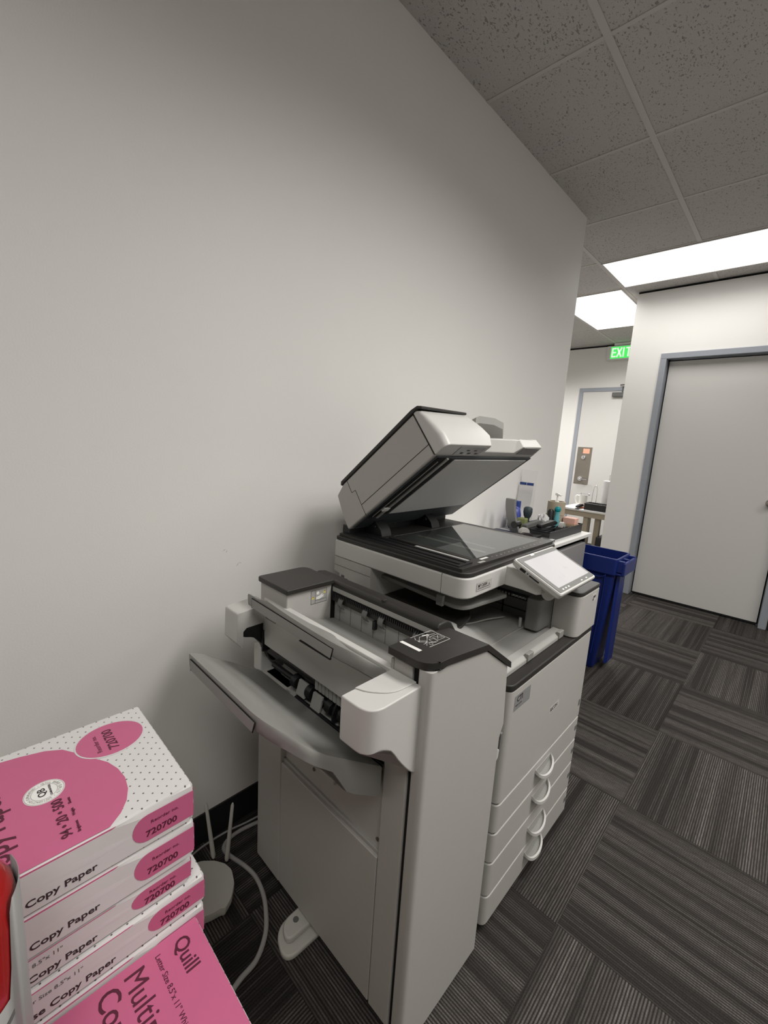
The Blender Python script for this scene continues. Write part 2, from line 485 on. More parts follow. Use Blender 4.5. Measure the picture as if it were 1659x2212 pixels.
tube(bm, [(-0.62, FY - 0.06, 2.035), (-0.62, FY - 0.06, 2.10), (-0.50, FY - 0.10, 2.125), (-0.66, FY - 0.03, 2.13)], 0.008, 8)
obj('door_closer', bm, M_SEAM, d2, 0.003)

note = tag(boxo('sticky_note', -1.01, -0.925, FY - 0.0305, FY - 0.0295, 1.235, 1.30, M_NOTE),
           'small orange note stuck to the steel plate on the far door', 'sticky note')

# baseboards
sbox('baseboard_left', 0.0, 0.006, -2.2, 2.82, 0, 0.1, m=M_BASE)
sbox('baseboard_partition', 1.168, 3.3, PY0 - 0.006, PY0, 0, 0.1, m=M_BASE)
sbox('baseboard_partition_left', -0.09, 0.163, PY0 - 0.006, PY0, 0, 0.1, m=M_BASE)
sbox('baseboard_far', -3.6, -1.17, FY - 0.006, FY, 0, 0.1, m=M_BASE)
sbox('baseboard_right', 3.294, 3.3, -2.2, PY0, 0, 0.1, m=M_BASE)
sbox('baseboard_back', 0.0, 3.3, -2.2, -2.194, 0, 0.1, m=M_BASE)

# ceiling lights
def troffer(x0, x1, y0, y1, label, watts):
    t = thing('ceiling_light', label, 'light', ((x0 + x1) / 2, (y0 + y1) / 2, H), group=None)
    a, b = (x1 - x0) / 2, (y1 - y0) / 2
    bm = bm_new()
    w_ = 0.010
    for q in ((-a, a, -b, -b + w_), (-a, a, b - w_, b), (-a, -a + w_, -b + w_, b - w_), (a - w_, a, -b + w_, b - w_)):
        box(bm, *q, -0.006, 0.001)
    obj('frame', bm, M_TEE, t)
    boxo('lens', -a + w_, a - w_, -b + w_, b - w_, -0.004, 0.0005, M_LENS, t, smooth=False)
    ld = bpy.data.lights.new('tubes', 'AREA'); ld.shape = 'RECTANGLE'
    ld.size = 2 * a - 0.05; ld.size_y = 2 * b - 0.05
    ld.energy = watts; ld.color = (1.0, 0.978, 0.945); ld.spread = math.radians(LAMP_SPREAD)
    lo = bpy.data.objects.new('tubes', ld); COL.objects.link(lo); lo.parent = t; lo.location = (0, 0, -0.008)
    return t
troffer(-0.145, 1.066, 3.535, 4.125, 'long ceiling light set crosswise in front of the wall with the grey framed door', 5)
troffer(-0.763, -0.169, 4.155, 5.37, 'square-looking ceiling light further back above the alcove near the exit sign', 27)
troffer(1.10, 2.31, 1.065, 1.655, 'ceiling light over the copy area, outside the frame to the right', 22)
troffer(1.71, 2.92, 2.30, 2.89, 'ceiling light outside the frame to the right of the door side', 10)  # unseen extra fixture, put in to brighten the near area
troffer(1.10, 2.31, -0.79, -0.20, 'ceiling light behind the viewpoint', 9)
troffer(-2.60, -2.01, 4.155, 5.37, 'ceiling light deep in the alcove, hidden behind the left wall', 32)  # unseen fixture added to brighten the far alcove

# exit sign
t = thing('exit_sign', 'green and white illuminated exit sign under the ceiling by the far door', 'exit sign', (-0.72, 6.16, 2.44))
boxo('housing', -0.15, 0.17, -0.035, 0.035, 0.0, 0.175, M_WHITELAM, t, 0.008)
boxo('canopy', -0.07, 0.12, -0.04, 0.038, 0.178, 0.204, M_WHITELAM, t, 0.003)
boxo('face_panel', -0.10, 0.15, -0.0375, -0.0352, 0.016, 0.160, M_EXITG, t, smooth=False)
bm = bm_new()
def ls(x0, x1, z0, z1): box(bm, x0, x1, -0.0392, -0.0376, z0, z1)
def diag(p, q, wdt):
    a = Vector(p); b_ = Vector(q); n = Vector((-(b_ - a).y, (b_ - a).x)).normalized() * wdt / 2
    pts = [a + n, a - n, b_ - n, b_ + n]
    prism(bm, [tuple(v) for v in pts], 'y', -0.0392, -0.0376)
z0, z1 = 0.032, 0.145
ls(-0.088, -0.072, z0, z1)
for zz in (z0, (z0 + z1) / 2 - .008, z1 - .016): ls(-0.072, -0.038, zz, zz + .016)
diag((-0.026, z0), (0.026, z1), 0.017); diag((-0.026, z1), (0.026, z0), 0.017)
ls(0.042, 0.058, z0, z1)
ls(0.098, 0.114, z0, z1 - .016); ls(0.076, 0.138, z1 - .016, z1)
obj('exit_lettering', bm, M_EXITW, t, smooth=False, label='pale letters reading EXIT')

# wall scuffs
bm = bm_new()
for (y, z, L_, a) in ((0.553, 0.930, 0.006, .5), (0.560, 0.925, 0.004, 1.2), (0.594, 0.880, 0.007, .9), (0.602, 0.884, 0.005, -.4)):
    c_, s_ = math.cos(a), math.sin(a)
    pts = [(y - c_ * L_, z - s_ * L_), (y + s_ * .0012, z - c_ * .0012), (y + c_ * L_, z + s_ * L_), (y - s_ * .0012, z + c_ * .0012)]
    prism(bm, pts, 'x', 0.0001, 0.0005)
obj('wall_scuffs', bm, mat('scuff_grey', (0.54, 0.53, 0.51), 0.7), bpy.data.objects['wall_left'], smooth=False)

# ================================================================== COPIER (main unit)
cop = thing('copier', 'large white office copier with its document feeder lid raised and a tilted touch screen', 'copier', (0.41, 1.16, 0))
cop.location = (0, 0, 0)
Y0, Y1 = 0.888, 1.437
# cabinet carcass
bm = bm_new()
box(bm, 0.10, 0.735, Y0 + 0.004, Y1, 0.03, 0.70)
obj('cabinet', bm, M_WHITE, cop, 0.006)
for x in (0.16, 0.66):
    for y in (0.95, 1.37):
        bm = bm_new(); cyl(bm, (x, y, 0.0), 0.022, 0.03, 'z', 16)
        obj('foot', bm, M_BLACK, cop)

def front_outline(x0, x1, y0, y1, r):
    return round_poly([(x0, y0), (x1, y0), (x1, y1), (x0, y1)], [0, r, r * .5, 0])
def panel(name, z0, z1, parent=cop, x0=0.70, x1=0.752, m=M_WHITE, r=0.022, bev=0.003):
    bm = bm_new(); prism(bm, front_outline(x0, x1, Y0, Y1, r), 'z', z0, z1)
    return obj(name, bm, m, parent, bev, 2)
door = panel('front_door', 0.397, 0.702)
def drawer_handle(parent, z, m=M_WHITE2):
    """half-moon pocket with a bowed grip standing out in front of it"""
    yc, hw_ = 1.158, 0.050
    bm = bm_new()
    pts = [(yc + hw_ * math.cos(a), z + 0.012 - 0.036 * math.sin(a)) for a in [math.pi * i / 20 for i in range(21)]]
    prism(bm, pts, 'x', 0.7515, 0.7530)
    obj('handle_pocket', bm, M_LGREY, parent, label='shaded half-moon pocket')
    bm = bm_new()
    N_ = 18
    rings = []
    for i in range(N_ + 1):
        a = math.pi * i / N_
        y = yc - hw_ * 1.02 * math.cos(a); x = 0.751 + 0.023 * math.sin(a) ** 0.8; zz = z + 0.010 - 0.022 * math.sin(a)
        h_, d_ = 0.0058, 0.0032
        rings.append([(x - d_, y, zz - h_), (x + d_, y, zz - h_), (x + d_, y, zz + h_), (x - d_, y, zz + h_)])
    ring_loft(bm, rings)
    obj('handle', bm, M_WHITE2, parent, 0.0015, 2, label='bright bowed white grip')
    # shelf closing the pocket from below
    bm = bm_new()
    sh = [[(0.750, r[0][1], r[0][2] + .001) for r in rings], [(r[0][0], r[0][1], r[0][2] + .001) for r in rings]]
    for i in range(N_):
        vs = [bm.verts.new(p) for p in (sh[0][i], sh[1][i], sh[1][i + 1], sh[0][i + 1])]
        bm.faces.new(vs)
    obj('handle_shelf', bm, M_GREY, parent, smooth=False)
for i, (za, zb, hz) in enumerate(((0.312, 0.393, 0.360), (0.224, 0.308, 0.275), (0.122, 0.220, 0.168), (0.030, 0.118, 0.084))):
    d = panel('drawer', za, zb)
    drawer_handle(d, hz)
    bm = bm_new()
    ngon_on(bm, [(0, 0), (0.020, 0), (0.020, 0.016), (0, 0.016)], (0.7522, 1.408, za + (zb - za) * .45), (0, 1, 0), (0, 0, 1))
    obj('size_label', bm, M_SEAM, d, smooth=False, label='small dark paper size label')
# seams behind door and drawers
boxo('seam_backing', 0.70, 0.7475, Y0 + 0.012, Y1 - 0.006, 0.035, 0.70, M_SEAM, cop, smooth=False)
# labels on the front door
bm = bm_new()
ngon_on(bm, [(0, 0), (0.085, 0), (0.085, 0.040), (0, 0.040)], (0.7522, 0.913, 0.645), (0, 1, 0), (0, 0, 1))
st = obj('service_sticker', bm, M_SILVER, door, smooth=False, label='silver service sticker')
lettering('brand_lettering', [('RICOH', 0.0165, 0, 0, 0.012)], M_INK, door, (0.7523, 1.158, 0.532), (0, 1, 0), (0, 0, 1))
bm = bm_new()
ngon_on(bm, [(0, 0), (0.066, 0), (0.066, 0.020), (0, 0.020)], (0.7521, 1.154, 0.528), (0, 1, 0), (0, 0, 1), h=0.0001)
obj('brand_plate', bm, M_WHITE2, door, smooth=False)
lettering('sticker_lettering', [('CTI', 0.020, 0.012, 0.014, 0.02), ('copier service', 0.006, 0.006, 0.004, 0)], M_INK, door, (0.7526, 0.913, 0.652), (0, 1, 0), (0, 0, 1))
bm = bm_new()
ngon_on(bm, [(0, 0), (0.014, 0), (0.014, 0.022), (0, 0.022)], (0.7522, 1.408, 0.44), (0, 1, 0), (0, 0, 1))
obj('status_label', bm, M_SEAM, door, smooth=False)
boxo('side_latch', 0.735, 0.7445, 0.8785, 0.8875, 0.545, 0.60, M_MGREY, door, 0.002)

# charcoal ledge over the door
bm = bm_new(); prism(bm, front_outline(0.55, 0.753, Y0 - 0.002, Y1, 0.024), 'z', 0.702, 0.720)
obj('ledge_trim', bm, M_LID, cop, 0.004)

# rear-left column
bm = bm_new()
prism(bm, [(0.135, 0.70), (0.278, 0.70), (0.278, 0.8885), (0.109, 0.8885), (0.109, 0.840), (0.135, 0.836)], 'y', 0.8755, 1.18)
obj('rear_column', bm, M_WHITE, cop, 0.001)
boxo('column_seam', 0.110, 0.2775, 0.8749, 0.877, 0.8605, 0.8618, M_SEAM, cop, smooth=False)
bm = bm_new()
box(bm, 0.146, 0.160, 0.8745, 0.876, 0.822, 0.834)
for k in range(3): box(bm, 0.172, 0.188, 0.8745, 0.876, 0.808 + k * 0.006, 0.8105 + k * 0.006)
obj('connector_panel', bm, M_SEAM, cop, smooth=False, label='dark socket and vent slots')

# output cavity: back, floor and hump
bm = bm_new()
box(bm, 0.11, 0.20, Y0 + 0.29, Y1, 0.70, 0.89)
box(bm, 0.20, 0.278, Y0 + 0.29, Y1, 0.70, 0.89)
obj('cavity_back', bm, M_MGREY, cop, 0.002)
# light-grey output tray: a lofted floor with a raised hump, and a front rim
def surf_z(x, y):
    z = 0.735
    # rises to the left rear where the sheets exit from the bridge
    z += 0.045 * max(0, min(1, (1.02 - y) / 0.10)) * max(0, min(1, (0.66 - x) / 0.10))
    # hump along the back
    t = max(0, 1 - abs((x - 0.54) / 0.10)); 
    z += 0.022 * (t * t * (3 - 2 * t)) * max(0, min(1, (1.24 - y) / 0.2))
    # lip step towards the front
    if x > 0.625: z += -0.006
    return z
bm = bm_new()
xs = [0.28 + 0.0145 * i for i in range(31)]; xs[-1] = 0.715
ys = [0.895 + 0.0125 * i for i in range(31)]
G = [[bm.verts.new((x, y, surf_z(x, y))) for y in ys] for x in xs]
for i in range(len(xs) - 1):
    for j in range(len(ys) - 1):
        bm.faces.new((G[i][j], G[i + 1][j], G[i + 1][j + 1], G[i][j + 1]))
# skirt
def skirt(a):
    lo = [bm.verts.new((v.co.x, v.co.y, 0.705)) for v in a]
    for k in range(len(a) - 1): bm.faces.new((a[k], a[k + 1], lo[k + 1], lo[k]))
skirt([r[0] for r in G]); skirt(G[-1]); skirt([r[-1] for r in G]); skirt(G[0])
out = obj('output_tray', bm, M_LGREY, cop, angle=60)
bm = bm_new()
prism(bm, [(0.690, 0.7205), (0.724, 0.7205), (0.724, 0.733), (0.714, 0.741), (0.690, 0.742)], 'y', 0.898, 1.262)
obj('tray_rim', bm, M_LGREY, out, 0.003)
for y in (1.02, 1.222):
    boxo('tray_latch', 0.716, 0.7275, y, y + 0.032, 0.726, 0.7465, M_GREY, out, 0.002)
bm = bm_new()
tube(bm, smooth_path([(0.505, 0.93, 0.776), (0.53, 1.03, 0.7585), (0.55, 1.12, 0.7555), (0.56, 1.20, 0.744)]), 0.0022, 8)
tube(bm, smooth_path([(0.612, 0.92, 0.7505), (0.622, 1.0, 0.7345), (0.622, 1.12, 0.7335), (0.625, 1.20, 0.7335)]), 0.0018, 8)
obj('tray_ribs', bm, M_WHITE, out)
# black upper plate at the bridge
bm = bm_new()
prism(bm, round_poly([(0.28, 0.892), (0.56, 0.890), (0.575, 0.93), (0.55, 1.02), (0.48, 1.10), (0.28, 1.16)], 0.02), 'z', 0.785, 0.793)
obj('bridge_plate', bm, M_LID, cop, 0.003)
boxo('bridge_plate_edge', 0.33, 0.545, 0.892, 0.894, 0.7935, 0.801, M_LGREY, cop, smooth=False)
# internal shelf tray under the scanner
bm = bm_new()
pts = round_poly([(0.20, 0.925), (0.575, 0.925), (0.597, 1.135), (0.20, 1.20)], [0, 0.045, 0.012, 0], 8)
rings = []
for dz in (0.0, 0.012):
    rings.append([(x, y, 0.852 - (x - 0.2) * 0.045 + dz) for x, y in pts])
ring_loft(bm, rings)
sh_ = obj('inner_shelf_tray', bm, M_GREY, cop, 0.004)
bm = bm_new(); box(bm, 0.495, 0.517, 0.917, 0.928, 0.835, 0.865)
obj('shelf_stop', bm, M_GREY, sh_, 0.002)

# paper exit unit: grey box with slot, right of the cavity
bm = bm_new()
prism(bm, [(0.28, 1.262), (0.64, 1.262), (0.64, 1.43), (0.28, 1.43)], 'z', 0.72, 0.845)
ex = obj('paper_exit_unit', bm, M_MGREY, cop, 0.006)
bm = bm_new()
box(bm, 0.36, 0.620, 1.2555, 1.262, 0.795, 0.812)
box(bm, 0.40, 0.402, 1.2560, 1.262, 0.73, 0.79); box(bm, 0.52, 0.522, 1.2560, 1.262, 0.73, 0.79)
box(bm, 0.37, 0.62, 1.2562, 1.262, 0.759, 0.7605)
obj('exit_slot', bm, M_BLACK, ex, smooth=False)
bm = bm_new()
for k in range(22): box(bm, 0.37 + k * 0.0112, 0.3755 + k * 0.0112, 1.2535, 1.256, 0.799, 0.806)
obj('brush_strip', bm, M_LGREY, ex, smooth=False)
boxo('exit_label', 0.55, 0.60, 1.2540, 1.2555, 0.801, 0.806, M_LABELW, ex, smooth=False)
bm = bm_new()
prism(bm, round_poly([(0.632, 1.185), (0.674, 1.188), (0.678, 1.30), (0.632, 1.30)], [0.006, 0.014, 0, 0], 5), 'z', 0.738, 0.835)
obj('exit_housing', bm, M_MGREY, ex, 0.006)
bm = bm_new(); cyl(bm, (0.618, 1.190, 0.735), 0.005, 0.030, 'z', 14)
obj('sensor_flag', bm, M_LGREY, ex, 0.001)
# dark underside between scanner and exit unit
boxo('scanner_support', 0.20, 0.60, 1.27, 1.43, 0.845, 0.892, M_BLACK, cop, smooth=False)

# toner tower
bm = bm_new()
prism(bm, round_poly([(0.60, 1.272), (0.757, 1.268), (0.757, 1.435), (0.60, 1.435)], [0, 0.03, 0.008, 0], 8), 'z', 0.7215, 0.850)
tw = obj('toner_tower', bm, M_WHITE, cop, 0.004)
bm = bm_new()
prism(bm, round_poly([(0.62, 1.270), (0.758, 1.266), (0.758, 1.437), (0.62, 1.437)], [0.004, 0.032, 0.012, 0], 8), 'z', 0.851, 0.863)
obj('tower_cap', bm, M_LID, tw, 0.005)
boxo('tower_seam', 0.6795, 0.6808, 1.2685, 1.272, 0.722, 0.85, M_GAP, tw, smooth=False)
bm = bm_new()
ngon_on(bm, round_poly([(0, 0), (0.034, 0), (0.034, 0.024), (0, 0.024)], 0.003, 3), (0.7572, 1.372, 0.815), (0, 1, 0), (0, 0, 1))
obj('key_label', bm, M_WHITE2, tw, smooth=False)
bm = bm_new()
for p in ((0.012, 0.014), (0.023, 0.014), (0.008, 0.006)):
    cyl(bm, (0.7574, 1.372 + p[0], 0.815 + p[1]), 0.0042, 0.0008, 'x', 12)
obj('key_symbol', bm, M_INK, tw, smooth=False)

# scanner body
SX0, SX1, SY0, SY1 = 0.108, 0.612, 0.874, 1.440
bm = bm_new()
prism(bm, round_poly([(SX0, SY0), (SX1, SY0), (SX1 - .008, SY1), (SX0, SY1)], [0.008, 0.045, 0.015, 0.008], 10), 'z', 0.889, 0.944)
sc = obj('scanner_body', bm, M_WHITE2, cop, 0.005)
boxo('scanner_seam', 0.5375, 0.5387, SY0 - .0004, SY0 + .002, 0.890, 0.944, M_SEAM, sc, smooth=False)
# bezel ring around the glass openings
def ring_plate(bm, outer, holes, z0, z1):
    x0, x1, y0, y1 = outer
    xs = sorted({x0, x1, *[h[0] for h in holes], *[h[1] for h in holes]})
    ys = sorted({y0, y1, *[h[2] for h in holes], *[h[3] for h in holes]})
    for a, b_ in zip(xs[:-1], xs[1:]):
        for c_, d_ in zip(ys[:-1], ys[1:]):
            mx_, my_ = (a + b_) / 2, (c_ + d_) / 2
            if any(h[0] < mx_ < h[1] and h[2] < my_ < h[3] for h in holes): continue
            box(bm, a, b_, c_, d_, z0, z1)
bm = bm_new()
outl = round_poly([(SX0 + .002, SY0 + .002), (SX1 - .003, SY0 + .002), (SX1 - .011, SY1 - .004), (SX0 + .002, SY1 - .004)], [0.01, 0.042, 0.015, 0.008], 10)
prism(bm, outl, 'z', 0.9445, 0.957)
bez = obj('scanner_bezel', bm, M_LID, sc, 0.003)
bm = bm_new()
ring_plate(bm, (0.118, 0.590, 0.885, 1.432), [(0.245, 0.553, 1.004, 1.412), (0.245, 0.553, 0.962, 0.984)], 0.957, 0.965)
obj('platen_surround', bm, M_LID, bez, smooth=False)
bm = bm_new(); ring_plate(bm, (0.13, 0.575, 0.893, 0.955), [(0.22, 0.565, 0.900, 0.915), (0.22, 0.565, 0.928, 0.944)], 0.965, 0.968)
obj('slit_rails', bm, M_BLACK, bez, smooth=False)
# glass with the optical bay seen through it
boxo('optics_bay', 0.246, 0.552, 1.005, 1.411, 0.9572, 0.9578, mat('optics_bay_grey', (0.10, 0.105, 0.105), 0.5), bez, smooth=False)
bm = bm_new()
box(bm, 0.27, 0.53, 1.09, 1.105, 0.9579, 0.9592); box(bm, 0.30, 0.52, 1.16, 1.17, 0.9579, 0.9586)
obj('scan_carriage', bm, M_LGREY, bez, smooth=False)
boxo('platen_glass', 0.2452, 0.5528, 1.0042, 1.4118, 0.9605, 0.9648, M_GLASS, bez, smooth=False)
boxo('slit_bed', 0.2452, 0.5528, 0.9622, 0.9838, 0.9575, 0.9600, M_BLACK, bez, smooth=False)
boxo('slit_glass', 0.366, 0.5528, 0.9655, 0.978, 0.9600, 0.9648, M_LGREY, bez, smooth=False, label='pale reading strip')
bm = bm_new()
for k in range(14):
    box(bm, 0.570, 0.572 + (k % 3) * .002, 1.06 + k * 0.024, 1.064 + k * 0.024, 0.9651, 0.9654)
obj('scale_marks', bm, M_LGREY, bez, smooth=False)
boxo('glass_label', 0.562, 0.570, 1.008, 1.045, 0.9651, 0.9655, M_LABELW, bez, smooth=False)
boxo('bezel_label', 0.577, 0.586, 0.975, 1.004, 0.9651, 0.9655, M_LGREY, bez, smooth=False)
# front badge
bm = bm_new()
ngon_on(bm, [(0, 0), (0.074, 0), (0.074, 0.022), (0, 0.022)], (0.6122, 0.925, 0.905), (0, 1, 0), (0, 0, 1))
ob = obj('badge_plate', bm, M_WHITE, sc, smooth=False)
lettering('badge_lettering', [('MP C6004', 0.0125, 0.006, 0.0085, 0.004, 'LEFT', .82), ('ex', 0.006, 0.058, 0.0085, 0.01)], M_INK, sc, (0.6126, 0.925, 0.905), (0, 1, 0), (0, 0, 1))
bm = bm_new(); ngon_on(bm, [(0, 0), (0.060, 0), (0.060, 0.0012), (0, 0.0012)], (0.6126, 0.931, 0.9098), (0, 1, 0), (0, 0, 1))
obj('badge_rule', bm, M_INK, sc, smooth=False)

# hinge posts
for y in (0.965, 1.225):
    bm = bm_new()
    prism(bm, [(0.125, 0.958), (0.235, 0.958), (0.225, 0.985), (0.195, 1.012), (0.165, 1.018), (0.14, 0.99)], 'y', y, y + 0.045)
    cyl(bm, (0.20, y - 0.006, 0.992), 0.006, 0.057, 'y', 12)
    obj('hinge', bm, M_BLACK, cop, 0.002, 2)
boxo('hinge_bar', 0.114, 0.150, 0.90, 1.42, 0.9575, 0.992, M_BLACK, cop, 0.003)

# ------------------------------------------------------------ raised document feeder (own tilted frame)
ang = math.atan2(0.629, 0.777)
MT = Matrix(((0.777, 0, -0.629, 0.155), (0, 1, 0, 0), (0.629, 0, 0.777, 0.982), (0, 0, 0, 1)))
bm = bm_new()
prism(bm, [(0.0, 0.0), (0.0008, 0.04), (0.016, 0.118), (0.062, 0.132), (0.410, 0.132), (0.410, 0.0)], 'y', 0.888, 1.105)
adf = obj('document_feeder', bm, M_WHITE, cop, 0.005, M=MT)
# rounded front cap
def cap_ring(w, ur, ul, yr):
    return [(p[0], p[1], w) for p in round_poly([(0.4115, 0.888), (ur, 0.888), (ul, yr), (0.4115, yr)], [0, 0.042, 0.012, 0], 10)]
bm = bm_new()
ring_loft(bm, [cap_ring(0.0, 0.458, 0.462, 1.104), cap_ring(0.036, 0.460, 0.464, 1.125), cap_ring(0.07, 0.452, 0.458, 1.118),
               cap_ring(0.105, 0.442, 0.448, 1.108), cap_ring(0.125, 0.434, 0.440, 1.098), cap_ring(0.133, 0.424, 0.430, 1.09)])
obj('feeder_front_cap', bm, M_WHITE2, adf, 0.003, M=MT, angle=50)
bm = bm_new()
prism(bm, [(0.0, -0.001), (0.0008, 0.04), (0.016, 0.118), (0.058, 0.131), (0.40, 0.131), (0.40, -0.001)], 'y', 1.105, 1.11)
obj('feeder_inner_side', bm, M_LGREY, adf, 0.002, M=MT)
# charcoal roof panel
bm = bm_new()
prof = [(0.058, 0.128), (0.052, 0.134), (0.060, 0.144), (0.412, 0.145), (0.434, 0.141), (0.447, 0.130), (0.443, 0.124), (0.430, 0.133), (0.41, 0.1325), (0.065, 0.1325)]
prism(bm, prof, 'y', 0.885, 1.098)
obj('feeder_lid', bm, M_LID, adf, 0.003, M=MT, angle=50)
# side seams
bm = bm_new()
def seam(u0, w0, u1, w1, t_=0.0011):
    a = Vector((u0, w0)); b_ = Vector((u1, w1)); n = Vector((-(b_ - a).y, (b_ - a).x)).normalized() * t_ / 2
    prism(bm, [tuple(a + n), tuple(b_ + n), tuple(b_ - n), tuple(a - n)], 'y', 0.8873, 0.8885)
def toUW(x, z): return ((x - .155) * .777 + (z - .982) * .629, -(x - .155) * .629 + (z - .982) * .777)
S = [toUW(0.14, 1.135), toUW(0.164, 1.102), toUW(0.180, 1.112), toUW(0.21, 1.072), toUW(0.233, 1.042)]
for a, b_ in zip(S[:-1], S[1:]): seam(*a, *b_)
seam(*toUW(0.212, 1.072), 0.411, 0.034, 0.0016)
seam(0.4107, 0.001, 0.4107, 0.132, 0.0014)
obj('feeder_seams', bm, M_GAP, adf, smooth=False, M=MT)
# low deck to the right with the front lip
bm = bm_new()
deck = [(0.0, 1.10), (0.430, 1.10), (0.430, 1.285), (0.462, 1.300), (0.466, 1.425), (0.42, 1.442), (0.0, 1.442)]
deck_t = [(0.0, 1.10), (0.455, 1.10), (0.458, 1.285), (0.462, 1.300), (0.463, 1.425), (0.42, 1.440), (0.0, 1.440)]
ring_loft(bm, [[(u, y, 0.001) for u, y in deck], [(u, y, 0.030) for u, y in deck_t], [(u, y, 0.036) for u, y in deck_t]])
obj('feeder_deck', bm, M_WHITE2, adf, 0.003, M=MT)
# document tray on the deck
bm = bm_new()
prof = [(0.15, 0.085), (0.39, 0.072), (0.448, 0.092), (0.462, 0.108), (0.42, 0.118), (0.15, 0.10)]
rings = []
for y, du, dw in ((1.105, 0, -0.006), (1.13, 0.0, 0.002), (1.22, 0.0, 0.002), (1.29, -0.012, -0.001), (1.345, -0.05, -0.006)):
    rings.append([(u + (du if u > .3 else 0), y, w_ + dw) for u, w_ in prof])
ring_loft(bm, rings)
obj('document_tray', bm, M_LGREY, adf, 0.001, M=MT, angle=25)
# underside
bm = bm_new(); box(bm, 0.014, 0.409, 0.899, 1.438, -0.004, 0.0005)
ub = obj('feeder_underside', bm, mat('slate_plastic', (0.045, 0.052, 0.058), 0.5), adf, 0.001, M=MT)
bm = bm_new(); box(bm, 0.100, 0.400, 0.984, 1.412, -0.0075, -0.0045)
obj('platen_pad', bm, M_PAD, adf, 0.003, M=MT, label='off-white backing pad')
bm = bm_new()
box(bm, 0.085, 0.405, 0.905, 0.937, -0.0055, -0.0042)
box(bm, 0.10, 0.40, 0.956, 0.975, -0.0058, -0.0042)
obj('reading_slots', bm, M_GAP, adf, smooth=False, M=MT)
bm = bm_new()
box(bm, 0.08, 0.405, 0.943, 0.952, -0.009, -0.0042); box(bm, 0.09, 0.39, 0.918, 0.921, -0.0075, -0.0056)
obj('reading_rail', bm, M_LGREY, adf, 0.001, M=MT)
boxo('rail_clip', 0.13, 0.145, 0.925, 0.95, -0.011, -0.0042, M_LABELW, adf, M=MT, smooth=False)
bm = bm_new(); box(bm, 0.415, 0.452, 0.96, 1.085, -0.0012, -0.0002)
obj('feeder_label', bm, M_SILVER, adf, M=MT, smooth=False)
bm = bm_new()
for k in range(5): box(bm, 0.421 + (k % 2) * .014, 0.427 + (k % 2) * .012, 0.985 + k * 0.018, 0.998 + k * 0.018, -0.0018, -0.0012)
obj('feeder_label_symbols', bm, M_INK, adf, M=MT, smooth=False)
bm = bm_new(); box(bm, 0.425, 0.460, 1.305, 1.42, -0.0006, 0.0012)
obj('deck_end_plate', bm, M_GREY, adf, M=MT, smooth=False)

# ------------------------------------------------------------ control panel
TL = Vector((0.641, 1.052, 0.9775)); BL_ = Vector((0.778, 1.052, 0.9165))
vdir = (BL_ - TL); hgt = vdir.length; vdir.normalize(); udir = Vector((0, 1, 0)); nn = udir.cross(-vdir); nn.normalize()
if nn.z < 0: nn = -nn
MP = Matrix.Identity(4)
for i in range(3):
    MP[i][0] = udir[i]; MP[i][1] = -vdir[i]; MP[i][2] = nn[i]; MP[i][3] = BL_[i]
Wd = 0.252
bm = bm_new()
rings = []
for z, ins in ((-0.024, 0.012), (-0.016, 0.002), (-0.004, 0.0), (0.0, 0.0015)):
    rings.append([(p[0], p[1], z) for p in round_poly([(ins, ins), (Wd - ins, ins), (Wd - ins, hgt - ins), (ins, hgt - ins)], 0.008, 5)])
ring_loft(bm, rings)
cp = obj('control_panel', bm, M_WHITE2, cop, 0.001, 2, M=MP)
bm = bm_new(); prism(bm, round_poly([(0.006, 0.006), (Wd - .006, 0.006), (Wd - .006, hgt - .006), (0.006, hgt - .006)], 0.005, 4), 'z', 0.0002, 0.0012)
obj('screen_bezel', bm, M_MGREY, cp, M=MP, smooth=False)
# screen with finger smudges
ms = mat('touch_screen', (0.22, 0.215, 0.215), 0.16, noise=0.0, coat=0.4)
nt = ms.node_tree; N = nt.nodes; L = nt.links; b = N['Principled BSDF']
tc = N.new('ShaderNodeTexCoord'); nz = N.new('ShaderNodeTexNoise'); nz.inputs['Scale'].default_value = 26; nz.inputs['Detail'].default_value = 4
L.new(tc.outputs['Object'], nz.inputs['Vector'])
kr = N.new('ShaderNodeMapRange'); kr.inputs['From Min'].default_value = 0.62; kr.inputs['From Max'].default_value = 0.72
kr.inputs['To Min'].default_value = 1.0; kr.inputs['To Max'].default_value = 0.86
L.new(nz.outputs['Fac'], kr.inputs['Value'])
sv = N.new('ShaderNodeVectorMath'); sv.operation = 'SCALE'; sv.inputs[0].default_value = (0.60, 0.57, 0.57)
L.new(kr.outputs[0], sv.inputs['Scale']); L.new(sv.outputs[0], b.inputs['Emission Color']); b.inputs['Emission Strength'].default_value = 0.42
bm = bm_new(); box(bm, 0.022, Wd - 0.014, 0.020, hgt - 0.020, 0.0012, 0.0016)
obj('screen', bm, ms, cp, M=MP, smooth=False, label='lit pale touch screen with finger smudges')
bm = bm_new()
box(bm, -0.0006, 0.003, 0.105, 0.122, -0.014, -0.007); box(bm, -0.0006, 0.003, 0.062, 0.092, -0.013, -0.010)
cyl(bm, (-0.0004, 0.098, -0.0105), 0.0018, 0.003, 'x', 10)
obj('card_slots', bm, M_BLACK, cp, M=MP, smooth=False)
bm = bm_new()
box(bm, 0.085, 0.105, hgt - .0045 - .006, hgt - .0045, 0.0012, 0.0018)
for k in range(3): box(bm, 0.03 + k * .018, 0.038 + k * .018, 0.010, 0.014, 0.0012, 0.0018)
for k in range(2): box(bm, 0.155 + k * .035, 0.165 + k * .035, 0.009, 0.012, 0.0012, 0.0018)
obj('panel_marks', bm, M_LABELW, cp, M=MP, smooth=False)
